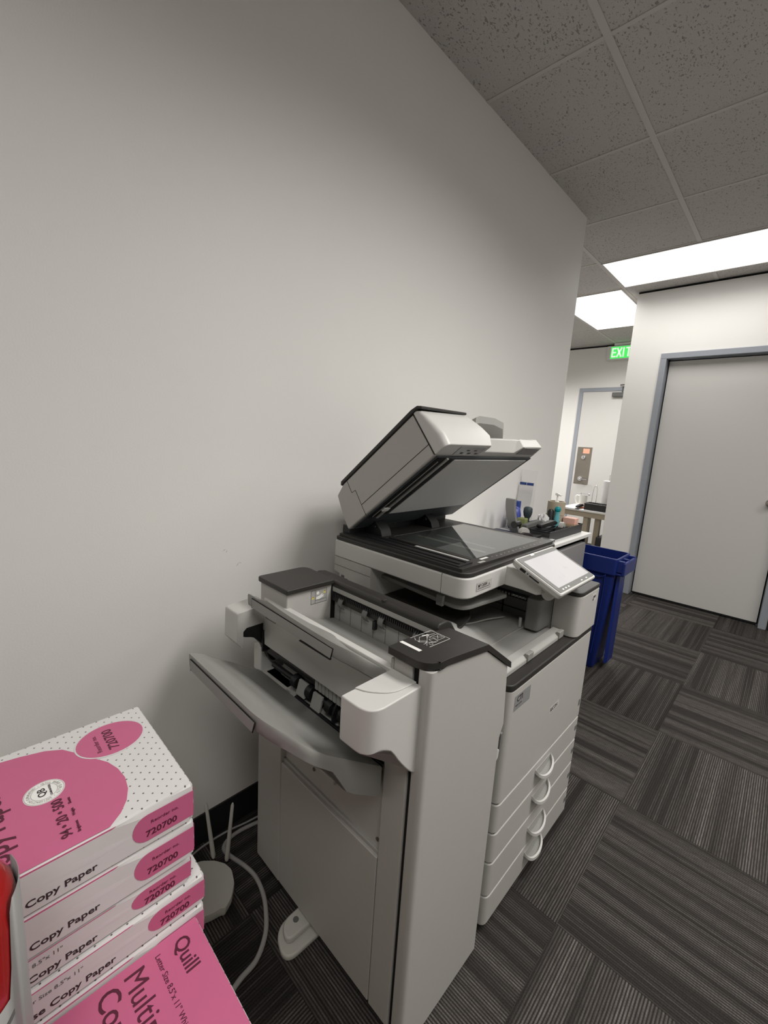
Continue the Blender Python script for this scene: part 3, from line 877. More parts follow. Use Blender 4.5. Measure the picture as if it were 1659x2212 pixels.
# panel arm
bm = bm_new()
prism(bm, [(0.600, 0.889), (0.66, 0.889), (0.70, 0.886), (0.715, 0.892), (0.715, 0.908), (0.66, 0.938), (0.625, 0.944), (0.600, 0.944)], 'y', 1.082, 1.36)
pa = obj('panel_bracket', bm, M_WHITE2, cop, 0.003, angle=20)
bm = bm_new(); cyl(bm, (0.716, 1.12, 0.884), 0.017, 0.08, 'y', 24)
obj('panel_pivot', bm, M_WHITE2, cop, 0.002)
bm = bm_new(); box(bm, 0.03, 0.20, 0.03, 0.075, -0.036, -0.020)
obj('panel_rear_housing', bm, M_WHITE2, cp, 0.005, M=MP)

# ================================================================== FINISHER
fin = thing('booklet_finisher', 'white finishing unit with two grey catch trays, docked at the near end of the copier', 'finisher')
FY0 = 0.56
# lower body: inner carcass with a recessed upper face
bm = bm_new()
box(bm, 0.195, 0.725, FY0 + 0.014, 0.845, 0.055, 0.63)
obj('carcass', bm, M_WHITE, fin, 0.003)
boxo('rear_side_cover', 0.187, 0.301, FY0, FY0 + 0.05, 0.05, 0.63, M_WHITE, fin, 0.003)
low = boxo('lower_side_cover', 0.3022, 0.6565, FY0 + 0.0005, FY0 + 0.03, 0.052, 0.424, M_WHITE, fin, 0.002)
boxo('front_side_post', 0.658, 0.7175, FY0, FY0 + 0.05, 0.05, 0.72, M_WHITE, fin, 0.004)
boxo('upper_recess_rail', 0.301, 0.658, FY0 + 0.007, FY0 + 0.016, 0.424, 0.434, M_LGREY, fin, 0.002)
bm = bm_new()
for x0 in (0.365, 0.455):
    box(bm, x0, x0 + 0.012, FY0 + 0.006, FY0 + 0.016, 0.50, 0.63)
    box(bm, x0 + 0.040, x0 + 0.052, FY0 + 0.006, FY0 + 0.016, 0.50, 0.63)
    box(bm, x0, x0 + 0.052, FY0 + 0.006, FY0 + 0.016, 0.488, 0.50)
obj('recess_ribs', bm, M_WHITE, fin, 0.003)
for p in ((0.425, 0.475), (0.335, 0.52), (0.645, 0.452)):
    bm = bm_new(); cyl(bm, (p[0], FY0 + 0.012, p[1]), 0.0045, 0.006, 'y', 14)
    obj('screw', bm, M_STEEL, fin)
# black gap and front door (rolled edge)
bm = bm_new(); prism(bm, [(FY0 + 0.006, 0.03), (0.84, 0.03), (0.84, 0.785), (0.742, 0.852), (0.60, 0.872), (FY0 + 0.006, 0.876)], 'x', 0.7128, 0.7292)
obj('front_gap', bm, M_GAP, fin, smooth=False)
def roof_z(y):
    return 0.8825 if y < 0.60 else (0.8825 - (y - 0.60) * 0.135 if y < 0.742 else 0.8635 - (y - 0.742) * 0.70)
# front door: rounded in plan, its top following the roof line
pl = round_poly([(0.7295, FY0 - 0.004), (0.757, FY0 - 0.004), (0.757, 0.846), (0.7295, 0.846)], [0.003, 0.034, 0.006, 0], 10)
bm = bm_new()
lower = [[(x, y, z) for x, y in pl] for z in (0.018, 0.615)]
def wide(y): return y + (0.014 if y > 0.80 else 0)
rings = lower + [[(x, wide(y), 0.645) for x, y in pl], [(x, wide(y), 0.70) for x, y in pl]]
# finely slice y so the top follows the slope
pl2 = []
for i in range(len(pl)):
    a, b_ = pl[i], pl[(i + 1) % len(pl)]
    k = max(1, int(abs(b_[1] - a[1]) / 0.012))
    for j in range(k): pl2.append((a[0] + (b_[0] - a[0]) * j / k, a[1] + (b_[1] - a[1]) * j / k))
rings = [[(x, y, z) for x, y in pl2] for z in (0.018, 0.615)] + [[(x, wide(y), 0.645) for x, y in pl2], [(x, y, roof_z(y)) for x, y in pl2]]
ring_loft(bm, rings)
fd = obj('finisher_front_door', bm, M_WHITE, fin, 0.0015, 2, angle=28)
bm = bm_new(); prism(bm, round_poly([(0.840, 0.545), (0.856, 0.553), (0.859, 0.575), (0.840, 0.583)], 0.006, 4), 'x', 0.740, 0.754)
obj('door_catch', bm, M_WHITE2, fd, 0.002)
boxo('latch_plate', 0.73, 0.745, 0.846, 0.852, 0.56, 0.625, M_CHROME, fd, 0.001)

# back block + charcoal lid
bm = bm_new(); prism(bm, [(0.19, FY0), (0.312, FY0), (0.312, 0.70), (0.19, 0.70)], 'z', 0.735, 0.888)
bb = obj('rear_block', bm, M_WHITE, fin, 0.004)
bm = bm_new()
prism(bm, round_poly([(0.182, FY0 - 0.006), (0.321, FY0 - 0.006), (0.321, 0.700), (0.182, 0.708)], [0.012, 0.004, 0.004, 0.03], 6), 'z', 0.889, 0.902)
obj('rear_lid', bm, M_LID, fin, 0.004)
# pinch warning sticker on the block
bm = bm_new()
sx, sy, sz = 0.3121, 0.632, 0.845
ngon_on(bm, [(0, 0), (0.050, 0), (0.050, 0.036), (0, 0.036)], (sx, sy, sz), (0, 1, 0), (0, 0, 1), 0.0002)
s_ = obj('warning_sticker', bm, M_LGREY, bb, smooth=False, label='grey pinch-hazard sticker')
bm = bm_new()
def bar(u0, u1, v0, v1, h=0.0002, off=0.0003):
    ngon_on(bm, [(u0, v0), (u1, v0), (u1, v1), (u0, v1)], (sx, sy, sz), (0, 1, 0), (0, 0, 1), h, nrm_off=off)
bar(0, 0.05, 0, 0.0006); bar(0, 0.05, 0.0354, 0.036); bar(0, 0.0006, 0, 0.036); bar(0.0494, 0.05, 0, 0.036); bar(0.013, 0.0136, 0, 0.036)
bar(0.0136, 0.05, 0.008, 0.0086)
for c in (0.0065, 0.043):
    v = 0.014 if c < .02 else 0.025
    ngon_on(bm, [(c - 0.0006, v + .002), (c + 0.0006, v + .002), (c + 0.0006, v + .006), (c - 0.0006, v + .006)], (sx, sy, sz), (0, 1, 0), (0, 0, 1), 0.0002, nrm_off=0.0007)
obj('sticker_lines', bm, M_INK, s_, smooth=False)
bm = bm_new()
for c, v in ((0.0065, 0.013), (0.043, 0.0235)):
    ngon_on(bm, [(c - 0.0045, v), (c + 0.0045, v), (c, v + 0.009)], (sx, sy, sz), (0, 1, 0), (0, 0, 1), 0.0002, nrm_off=0.0004)
obj('sticker_triangles', bm, M_YELLOW, s_, smooth=False)
bm = bm_new()
hand = [(0.016, 0.011), (0.026, 0.0095), (0.034, 0.013), (0.041, 0.014), (0.0405, 0.016), (0.035, 0.016), (0.041, 0.0185), (0.040, 0.0205), (0.033, 0.018), (0.037, 0.023), (0.0345, 0.0235), (0.028, 0.019), (0.021, 0.018), (0.016, 0.016)]
ngon_on(bm, hand, (sx, sy, sz), (0, 1, 0), (0, 0, 1), 0.0002, nrm_off=0.0004)
ngon_on(bm, [(0.0215 + 0.0045 * math.cos(a), 0.027 + 0.0045 * math.sin(a)) for a in [i * math.pi / 8 for i in range(16)]], (sx, sy, sz), (0, 1, 0), (0, 0, 1), 0.0002, nrm_off=0.0004)
obj('sticker_hand', bm, M_LABELW, s_, smooth=False)

# front block (white) and its charcoal roof
bm = bm_new()
prism(bm, [(FY0, 0.70), (0.84, 0.70), (0.84, 0.786), (0.742, 0.855), (0.60, 0.874), (FY0, 0.876)], 'x', 0.667, 0.7125)
obj('front_block', bm, M_WHITE, fin, 0.003)
roof = []
for y in (FY0 - 0.012, 0.60, 0.742, 0.86):
    roof.append((y, roof_z(y)))
bm = bm_new()
def roof_ring(x, r=0.0, y0=None):
    top = [(x, y, roof_z(y) + 0.0155) for y in [FY0 - 0.010 + r, 0.575, 0.60, 0.65, 0.70, 0.742, 0.80, 0.8535]]
    bot = [(x, y, roof_z(y) + 0.0015) for y in [0.8555, 0.80, 0.742, 0.70, 0.65, 0.60, 0.575, FY0 - 0.010 + r]]
    return top + bot
ring_loft(bm, [roof_ring(0.660), roof_ring(0.70), roof_ring(0.728), roof_ring(0.742, 0.006), roof_ring(0.752, 0.015), roof_ring(0.758, 0.028), roof_ring(0.760, 0.034)])
rf = obj('front_lid', bm, M_LID, fin, 0.003, 2, angle=25)
# roof continues as the sloped shoulder between finisher and copier
# instruction sticker on the lid
bm = bm_new()
O_ = Vector((0.664, 0.578, roof_z(0.59) + 0.0157)); RU = Vector((0.0, 1, -0.06)); UU = Vector((-1, 0, 0))
RU.normalize()
def lay(pts, off=0.0002, h=0.0002): ngon_on(bm, pts, O_ + Vector((0.046, 0, 0)), RU, UU, h, nrm_off=off)
def fr(x0, x1, y0, y1, t_=0.0007):
    lay([(x0, y0), (x1, y0), (x1, y0 + t_), (x0, y0 + t_)]); lay([(x0, y1 - t_), (x1, y1 - t_), (x1, y1), (x0, y1)])
    lay([(x0, y0), (x0 + t_, y0), (x0 + t_, y1), (x0, y1)]); lay([(x1 - t_, y0), (x1, y0), (x1, y1), (x1 - t_, y1)])
fr(0.010, 0.098, 0.0, 0.048)
fr(0.072, 0.094, 0.010, 0.030, .0005)
def stroke(a, b_, t_=0.0006):
    a = Vector(a); b_ = Vector(b_); n = Vector((-(b_ - a).y, (b_ - a).x)).normalized() * t_ / 2
    lay([tuple(a + n), tuple(a - n), tuple(b_ - n), tuple(b_ + n)])
for a, b_ in (((.013, .040), (.06, .006)), ((.013, .010), (.05, .040)), ((.05, .040), (.092, .034)), ((.028, .004), (.070, .036)),
              ((.015, .022), (.035, .014)), ((.035, .014), (.05, .02)), ((.05, .02), (.035, .03)), ((.035, .03), (.015, .022)),
              ((.055, .010), (.068, .008)), ((.068, .008), (.070, .020)), ((.070, .020), (.057, .022)), ((.057, .022), (.055, .010)),
              ((.02, .044), (.034, .036)), ((.034, .036), (.04, .044)), ((.076, .014), (.09, .026)), ((.076, .026), (.09, .014))):
    stroke(a, b_)
for c in ((0.022, 0.012), (0.03, 0.03), (0.066, 0.030), (0.046, 0.008)):
    q = [(c[0] + 0.004 * math.cos(i * math.pi / 6), c[1] + 0.004 * math.sin(i * math.pi / 6)) for i in range(12)]
    for i in range(12): stroke(q[i], q[(i + 1) % 12], .0005)
lay([(0.060, 0.041), (0.072, 0.036), (0.0715, 0.0335), (0.077, 0.036), (0.073, 0.0415), (0.0725, 0.039), (0.061, 0.043)])
lay([(0.0, 0.0), (0.009, 0.0), (0.009, 0.048), (0.0, 0.048)])
obj('instruction_sticker', bm, M_LABELW, rf, smooth=False, label='line-drawn white instruction sticker')

# rail joining the two lids, with brush strip and flaps over the catch tray
bm = bm_new()
prism(bm, [(0.702, 0.868), (0.700, 0.890), (0.706, 0.897), (0.735, 0.897), (0.750, 0.889), (0.785, 0.846), (0.79, 0.83), (0.702, 0.84)], 'x', 0.275, 0.662)
rail = obj('bridge_cover', bm, M_LID, fin, 0.004)
bm = bm_new()
prism(bm, [(0.70, 0.88), (0.74, 0.888), (0.765, 0.884), (0.855, 0.80), (0.868, 0.78), (0.70, 0.74)], 'x', 0.20, 0.300)
obj('bridge_cover_rear', bm, M_LID, fin, 0.004)
bm = bm_new()
prism(bm, [(0.785, 0.842), (0.80, 0.828), (0.872, 0.762), (0.872, 0.70), (0.78, 0.70)], 'x', 0.30, 0.575)
obj('bridge_slope', bm, M_LID, fin, 0.003)
bm = bm_new()
prism(bm, [(0.76, 0.80), (0.80, 0.795), (0.872, 0.757), (0.872, 0.70), (0.76, 0.70)], 'x', 0.5755, 0.712)
obj('bridge_apron', bm, M_LGREY, fin, 0.003)
boxo('rail_clip', 0.494, 0.502, 0.700, 0.712, 0.896, 0.901, M_LID, rail, 0.001)
boxo('bay_back_wall', 0.312, 0.667, 0.712, 0.742, 0.66, 0.868, M_LGREY, fin, 0.001)
bm = bm_new()
for k in range(8): box(bm, 0.335 + 0.042 * k, 0.3358 + 0.042 * k, 0.7112, 0.7122, 0.70, 0.855)
obj('back_wall_grooves', bm, M_SEAM, fin, smooth=False)
boxo('exit_light_strip', 0.314, 0.662, 0.7005, 0.706, 0.868, 0.881, M_LGREY, rail, 0.001, label='pale strip under the charcoal cover')
bm = bm_new()
box(bm, 0.314, 0.662, 0.704, 0.712, 0.856, 0.868)
for k in range(54): box(bm, 0.317 + k * 0.0064, 0.3202 + k * 0.0064, 0.697, 0.705, 0.856, 0.866)
obj('discharge_brush', bm, M_BLACK, rail, smooth=False)
bm = bm_new(); box(bm, 0.314, 0.662, 0.7075, 0.712, 0.838, 0.856)
obj('flap_plate', bm, M_LABELW, fin, 0.001)
for x in (0.345, 0.437, 0.492, 0.60):
    bm = bm_new()
    rings = []
    for i in range(9):
        a = math.pi * 0.5 * i / 8
        y = 0.704 - 0.010 * math.sin(a * 2) ; z = 0.862 - 0.034 * i / 8
        rings.append([(x, y - .0015, z), (x + 0.016, y - .0015, z), (x + 0.016, y + .0015, z), (x, y + .0015, z)])
    ring_loft(bm, rings)
    obj('paper_flap', bm, M_MGREY, fin, angle=60)
boxo('paper_sensor', 0.468, 0.477, 0.700, 0.711, 0.815, 0.838, M_BLACK, fin, 0.002)
# bay side walls (front inner)
boxo('bay_side_wall', 0.660, 0.667, FY0, 0.74, 0.74, 0.872, M_LGREY, fin, 0.001)

# ---- catch trays: a bowed floor, thick rim and a raised ramp
def catch_tray(name, outline, zfun, thick, m, deep=0.0, y0=0, y1=1):
    """outline: plan polygon; top surface z = zfun(x, y); lofted with a rolled rim"""
    bm = bm_new()
    N_ = len(outline)
    cx = sum(p[0] for p in outline) / N_; cy = sum(p[1] for p in outline) / N_
    def ring(s, dz):
        return [(cx + (x - cx) * s, cy + (y - cy) * s, zfun(cx + (x - cx) * s, cy + (y - cy) * s) + dz
                 - (deep * sm((y - y0) / (y1 - y0)) if dz < -0.01 else 0)) for x, y in outline]
    rings = [ring(0.965, -thick), ring(0.995, -thick * .92), ring(1.0, -thick * .5), ring(1.0, -0.004), ring(0.992, 0.0)]
    top = []
    for s in (0.97, 0.93, 0.88, 0.82, 0.75, 0.67, 0.58, 0.48, 0.38, 0.28, 0.18, 0.09): top.append(ring(s, 0.0))
    R = ring_loft(bm, rings + top, cap=False)
    c = bm.verts.new((cx, cy, zfun(cx, cy)))
    for i in range(N_): bm.faces.new((R[-1][i], R[-1][(i + 1) % N_], c))
    bm.faces.new(list(reversed(R[0])))
    return obj(name, bm, m, fin, angle=42)

def dens(pts, step=0.02):
    out = []
    for i in range(len(pts)):
        a, b_ = Vector(pts[i]), Vector(pts[(i + 1) % len(pts)])
        k = max(1, int((b_ - a).length / step))
        for j in range(k): out.append(tuple(a + (b_ - a) * j / k))
    return out

def sm(t): t = max(0.0, min(1.0, t)); return t * t * (3 - 2 * t)
def z_up(x, y):
    z = 0.8835 - (y - 0.498) * 0.44
    z -= 0.013 * sm((y - 0.50) / 0.05) * sm((0.70 - y) / 0.06 + .2)
    # broad ramp ridge running diagonally
    d = (y - 0.505) - (x - 0.30) * 0.28
    z += 0.010 * math.exp(-(d / 0.035) ** 2) * sm((x - 0.28) / 0.05) * sm((0.56 - x) / 0.08)
    return z
outline = dens(round_poly([(0.232, 0.498), (0.600, 0.496), (0.658, 0.556), (0.660, 0.705), (0.316, 0.708), (0.316, 0.56)], [0.008, 0.045, 0.02, 0.004, 0.004, 0.01], 7))
ut = catch_tray('upper_catch_tray', outline, z_up, 0.030, M_GREY)
bm = bm_new()
prism(bm, [(0.262, 0.856), (0.560, 0.850), (0.566, 0.872), (0.262, 0.878)], 'y', 0.4945, 0.4975)
obj('pull_out_extension', bm, M_GREY, ut, 0.001)
bm = bm_new()
prism(bm, [(0.261, 0.854), (0.262, 0.854), (0.262, 0.878), (0.566, 0.872), (0.560, 0.850), (0.5612, 0.8495), (0.5674, 0.8730), (0.261, 0.8792)], 'y', 0.4950, 0.4970)
box(bm, 0.46, 0.562, 0.4930, 0.497, 0.8482, 0.8500)
obj('extension_seam', bm, M_GAP, ut, smooth=False)

def z_lo(x, y):
    z = 0.822 - (y - 0.322) * 0.72
    z -= 0.010 * sm((y - 0.34) / 0.08) 
    # raised flat pad in the centre, its edge falling to the back
    d = abs(x - 0.43) / 0.16
    z += 0.010 * sm(1.25 - d) * sm((y - 0.345) / 0.03) * sm((0.52 - y) / 0.10)
    return z
outline = dens(round_poly([(0.318, 0.322), (0.604, 0.322), (0.662, 0.372), (0.664, 0.552), (0.20, 0.556), (0.235, 0.43)], [0.01, 0.05, 0.02, 0.004, 0.01, 0.05], 7), 0.016)
lt = catch_tray('lower_catch_tray', outline, z_lo, 0.030, M_GREY, 0.040, 0.42, 0.47)
bm = bm_new()
prism(bm, [(0.336, 0.792), (0.580, 0.790), (0.588, 0.812), (0.336, 0.814)], 'y', 0.3190, 0.3215)
obj('pull_out_extension', bm, M_GREY, lt, 0.001)
bm = bm_new()
prism(bm, [(0.335, 0.790), (0.336, 0.790), (0.336, 0.814), (0.588, 0.812), (0.580, 0.790), (0.5812, 0.7895), (0.5894, 0.8130), (0.335, 0.8152)], 'y', 0.3194, 0.3212)
obj('extension_seam', bm, M_GAP, lt, smooth=False)

# cross panel under the upper tray
bm = bm_new()
prism(bm, [(FY0 - 0.004, 0.852), (FY0 + 0.012, 0.852), (FY0 + 0.012, 0.722), (FY0 - 0.002, 0.722)], 'x', 0.215, 0.667)
xp = obj('cross_panel', bm, M_WHITE2, fin, 0.002)
bm = bm_new()
cyl(bm, (0.245, FY0 - 0.007, 0.815), 0.007, 0.004, 'y', 16)
obj('panel_screw', bm, M_STEEL, xp)
bm = bm_new(); cyl(bm, (0.615, FY0 - 0.007, 0.765), 0.007, 0.004, 'y', 16)
obj('panel_screw', bm, M_STEEL, xp)
bm = bm_new()
for (x0, z0) in ((0.225, 0.800), (0.592, 0.748)):
    for q in ((x0, x0 + .045, z0, z0 + .0008), (x0, x0 + .045, z0 + .034, z0 + .0348), (x0, x0 + .0008, z0, z0 + .0348), (x0 + .0442, x0 + .045, z0, z0 + .0348)):
        box(bm, q[0], q[1], FY0 - 0.0048, FY0 - 0.0038, q[2], q[3])
obj('panel_outlines', bm, M_SEAM, xp, smooth=False)

# booklet mouth: dark opening with feed parts
boxo('mouth_back', 0.192, 0.667, FY0 + 0.075, FY0 + 0.09, 0.58, 0.73, M_GAP, fin, smooth=False)
bm = bm_new(); tube(bm, [(0.232, FY0 + 0.024, 0.700), (0.52, FY0 + 0.024, 0.700)], 0.013, 14)
obj('upper_shaft', bm, M_BLACK, fin)
bm = bm_new(); tube(bm, [(0.235, FY0 + 0.016, 0.668), (0.66, FY0 + 0.016, 0.668)], 0.0075, 12)
obj('lower_shaft', bm, M_BLACK, fin)
for x in (0.335, 0.395, 0.47, 0.515, 0.555, 0.60, 0.64):
    bm = bm_new(); tube(bm, [(x, FY0 + 0.014, 0.670), (x + 0.018, FY0 + 0.014, 0.670)], 0.0165, 20)
    obj('fold_roller', bm, M_BLACK, fin, 0.001)
for x in (0.50, 0.585, 0.628):
    bm = bm_new(); prism(bm, round_poly([(FY0 - 0.004, 0.648), (FY0 + 0.03, 0.648), (FY0 + 0.03, 0.70), (FY0 + 0.012, 0.702), (FY0 - 0.003, 0.672)], 0.004, 3), 'x', x, x + 0.005)
    obj('guide_rib', bm, M_BLACK, fin)
for q in ((0.262, 0.33, 0.020, 0.026, 0.650, 0.686), (0.358, 0.392, 0.000, 0.006, 0.650, 0.684), (0.418, 0.452, -0.002, 0.004, 0.644, 0.680), (0.60, 0.662, 0.002, 0.010, 0.628, 0.648)):
    bm = bm_new()
    prism(bm, [(FY0 + q[2] + 0.010, q[5]), (FY0 + q[3] + 0.010, q[5]), (FY0 + q[3], q[4]), (FY0 + q[2], q[4])], 'x', q[0], q[1])
    obj('guide_plate', bm, M_LGREY, fin, 0.001)
bm = bm_new()
for k in range(18): box(bm, 0.425 + k * 0.0130, 0.4355 + k * 0.0130, FY0 + 0.006, FY0 + 0.016, 0.692, 0.7215)
box(bm, 0.423, 0.661, FY0 + 0.012, FY0 + 0.018, 0.688, 0.7215)
obj('comb_fins', bm, M_LGREY, fin, 0.001, 2)
bm = bm_new()
prism(bm, round_poly([(0.34, FY0 - 0.012), (0.49, FY0 - 0.012), (0.52, FY0 + 0.03), (0.32, FY0 + 0.03)], [0.02, 0.02, 0, 0]), 'z', 0.637, 0.641)
obj('sheet_lip', bm, M_LGREY, fin, 0.001)
boxo('mouth_edge', 0.36, 0.66, FY0 - 0.004, FY0 + 0.004, 0.640, 0.646, M_BLACK, fin, 0.001)
# dark inner mechanism by the rear arm
bm = bm_new()
prism(bm, round_poly([(0.500, 0.792), (0.575, 0.80), (0.60, 0.72), (0.60, 0.655), (0.582, 0.665), (0.565, 0.71), (0.535, 0.745), (0.500, 0.755)], 0.012, 4), 'x', 0.178, 0.205)
obj('arm_inner_bracket', bm, M_BLACK, fin, 0.002)
bm = bm_new(); box(bm, 0.205, 0.26, FY0 + 0.012, FY0 + 0.05, 0.69, 0.735); cyl(bm, (0.225, FY0 + 0.002, 0.735), 0.006, 0.03, 'y', 12); box(bm, 0.206, 0.212, FY0 - .005, FY0 + 0.03, 0.70, 0.76)
obj('arm_mechanism', bm, M_BLACK, fin, 0.002)

# rear arm (white, bracket shape)
bm = bm_new()
prism(bm, round_poly([(0.487, 0.822), (0.575, 0.830), (0.575, 0.780), (0.512, 0.778), (0.503, 0.770), (0.503, 0.722), (0.485, 0.745)], [0.006, 0.002, 0.001, 0.002, 0.002, 0.002, 0.002], 4), 'x', 0.142, 0.207)
obj('rear_arm', bm, M_WHITE2, fin, 0.004)
bm = bm_new(); prism(bm, [(FY0 + 0.004, 0.70), (FY0 + 0.06, 0.69), (0.66, 0.62), (0.66, 0.585), (0.60, 0.61), (FY0 + 0.004, 0.625)], 'x', 0.15, 0.188)
obj('rear_arm_foot', bm, M_WHITE2, fin, 0.004)

# front arm block
bm = bm_new()
pts = round_poly([(0.6665, 0.432), (0.738, 0.432), (0.738, 0.558), (0.6665, 0.558)], [0.004, 0.036, 0.0, 0.0], 9)
def zb(y):
    # underside: level at the outer end, then a wave dropping to the body
    t = (y - 0.432) / (0.558 - 0.432)
    return 0.772 + 0.006 * math.sin(max(0, t - .1) * 6) * (t < .6) - 0.10 * sm((t - 0.18) / 0.95)
rings_b = [(x, y, zb(y)) for x, y in dens(pts, 0.01)]
rings_t = [(x, y, 0.852) for x, y in dens(pts, 0.01)]
rings_m = [(x, y, 0.80) for x, y in dens(pts, 0.01)]
ring_loft(bm, [rings_b, rings_m, rings_t])
fa = obj('front_arm', bm, M_WHITE2, fin, 0.003, 2, angle=40)
bm = bm_new()
prism(bm, round_poly([(0.668, 0.462), (0.690, 0.470), (0.722, 0.500), (0.726, 0.557), (0.668, 0.557)], [0, 0.02, 0.03, 0, 0], 6), 'z', 0.852, 0.8545)
obj('arm_pad', bm, M_WHITE2, fa, 0.001)
# foot and castors
bm = bm_new()
prism(bm, round_poly([(0.372, 0.505), (0.455, 0.480), (0.462, 0.66), (0.372, 0.66)], [0.040, 0.040, 0, 0], 8), 'z', 0.0, 0.016)
lv = round_poly([(0.382, 0.518), (0.432, 0.500), (0.438, 0.66), (0.380, 0.66)], [0.028, 0.028, 0, 0], 8)
prism(bm, lv, 'z', 0.016, 0.034)
ft = obj('stabiliser_foot', bm, M_ROUTER, fin, 0.006)
bm = bm_new(); cyl(bm, (0.404, 0.548, 0.034), 0.0075, 0.002, 'z', 18)
obj('foot_screw', bm, M_SEAM, ft, 0.001)
for x in (0.24, 0.68):
    for y in (0.62, 0.80):
        bm = bm_new()
        cyl(bm, (x - .012, y, 0.024), 0.0238, 0.024, 'x', 20)
        box(bm, x - .018, x + .018, y - .012, y + .012, 0.035, 0.056)
        obj('castor', bm, M_BLACK, fin)

# ================================================================== PAPER REAMS
RW, RL = 0.216, 0.279
def ream(label, x0, y0, zb, h, flip=False, detail=True, group='reams of copy paper by the wall'):
    """one wrapped ream; local frame: x 0..RW, y 0..RL; flip turns it end for end"""
    t = thing('paper_ream', label, 'paper ream', (x0 + RW / 2, y0 + RL / 2, zb), math.pi if flip else 0, group)
    bm = bm_new()
    a, b_ = RW / 2, RL / 2
    rings = []
    for z, ins in ((0.0, 0.003), (0.004, 0.0005), (h * .5, -0.0008), (h - 0.003, 0.0), (h, 0.0022)):
        rings.append([(p[0] + 0.0007 * math.sin(19 * p[1] + 40 * z), p[1], z) for p in dens(round_poly([(-a + ins, -b_ + ins), (a - ins, -b_ + ins), (a - ins, b_ - ins), (-a + ins, b_ - ins)], 0.003, 2), 0.03)])
    ring_loft(bm, rings)
    obj('wrapper', bm, M_DOTS, t, angle=30)
    return t, a, b_, h

def side_print(t, a, b_, h, detail=True, ystart=None):
    # +x long side: plain white band (no dots), title, pink pill with number
    bm = bm_new()
    ngon_on(bm, [(-b_ + .004, 0.003), (b_ - .006, 0.003), (b_ - .006, h * .60), (b_ - 0.09, h * .93), (-b_ + .004, h * .93)], (a + .0011, 0, 0), (0, 1, 0), (0, 0, 1), 0.0001)
    obj('side_band', bm, M_PAPER, t, smooth=False)
    bm = bm_new()
    pill = [(b_ - 0.001, 0.009), (b_ - 0.001, h * .84), (b_ - 0.045, h * .84)]
    for i in range(11):
        an = math.pi / 2 + math.pi * i / 10
        pill.append((b_ - 0.055 + 0.017 * math.cos(an), (0.009 + h * .84) / 2 + (h * .84 - 0.009) / 2 * math.sin(an)))
    ngon_on(bm, pill, (a + .0014, 0, 0), (0, 1, 0), (0, 0, 1), 0.0002)
    ngon_on(bm, [(-b_ + .004, h * .90), (b_ - 0.098, h * .90), (b_ - 0.088, h - .002), (-b_ + .004, h - .002)], (a + .0006, 0, 0), (0, 1, 0), (0, 0, 1), 0.0005)
    # end face pink wrap
    ngon_on(bm, [(-0.085, 0.009), (a - 0.002, 0.009), (a - 0.002, h * .84), (-0.085, h * .84)], (0, b_ + .0006, 0), (1, 0, 0), (0, 0, 1), -0.0003)
    obj('pink_panels', bm, M_PINK, t, smooth=False, label='pink printed panels')
    lettering('side_lettering', [('720700', 0.0115, b_ - 0.058, h * .28, 0.018, 'LEFT', 1.06), ('Reorder no.', 0.0060, b_ - 0.052, h * .58, 0, 'LEFT', 1.1)],
              M_MAROON, t, (a + .0017, 0, 0), (0, 1, 0), (0, 0, 1))
    lettering('title_lettering', [('Multipurpose Copy Paper', 0.0112, b_ - 0.108, h * .20, 0.018, 'RIGHT', 1.18), ],
              M_INK, t, (a + .0013, 0, 0), (0, 1, 0), (0, 0, 1))
    if h < 0.05:
        lettering('size_lettering', [('Letter Size 8.5"x 11"', 0.0066, b_ - 0.20, h * .66, 0, 'LEFT', 1.1)], M_SEAM, t, (a + .0013, 0, 0), (0, 1, 0), (0, 0, 1))

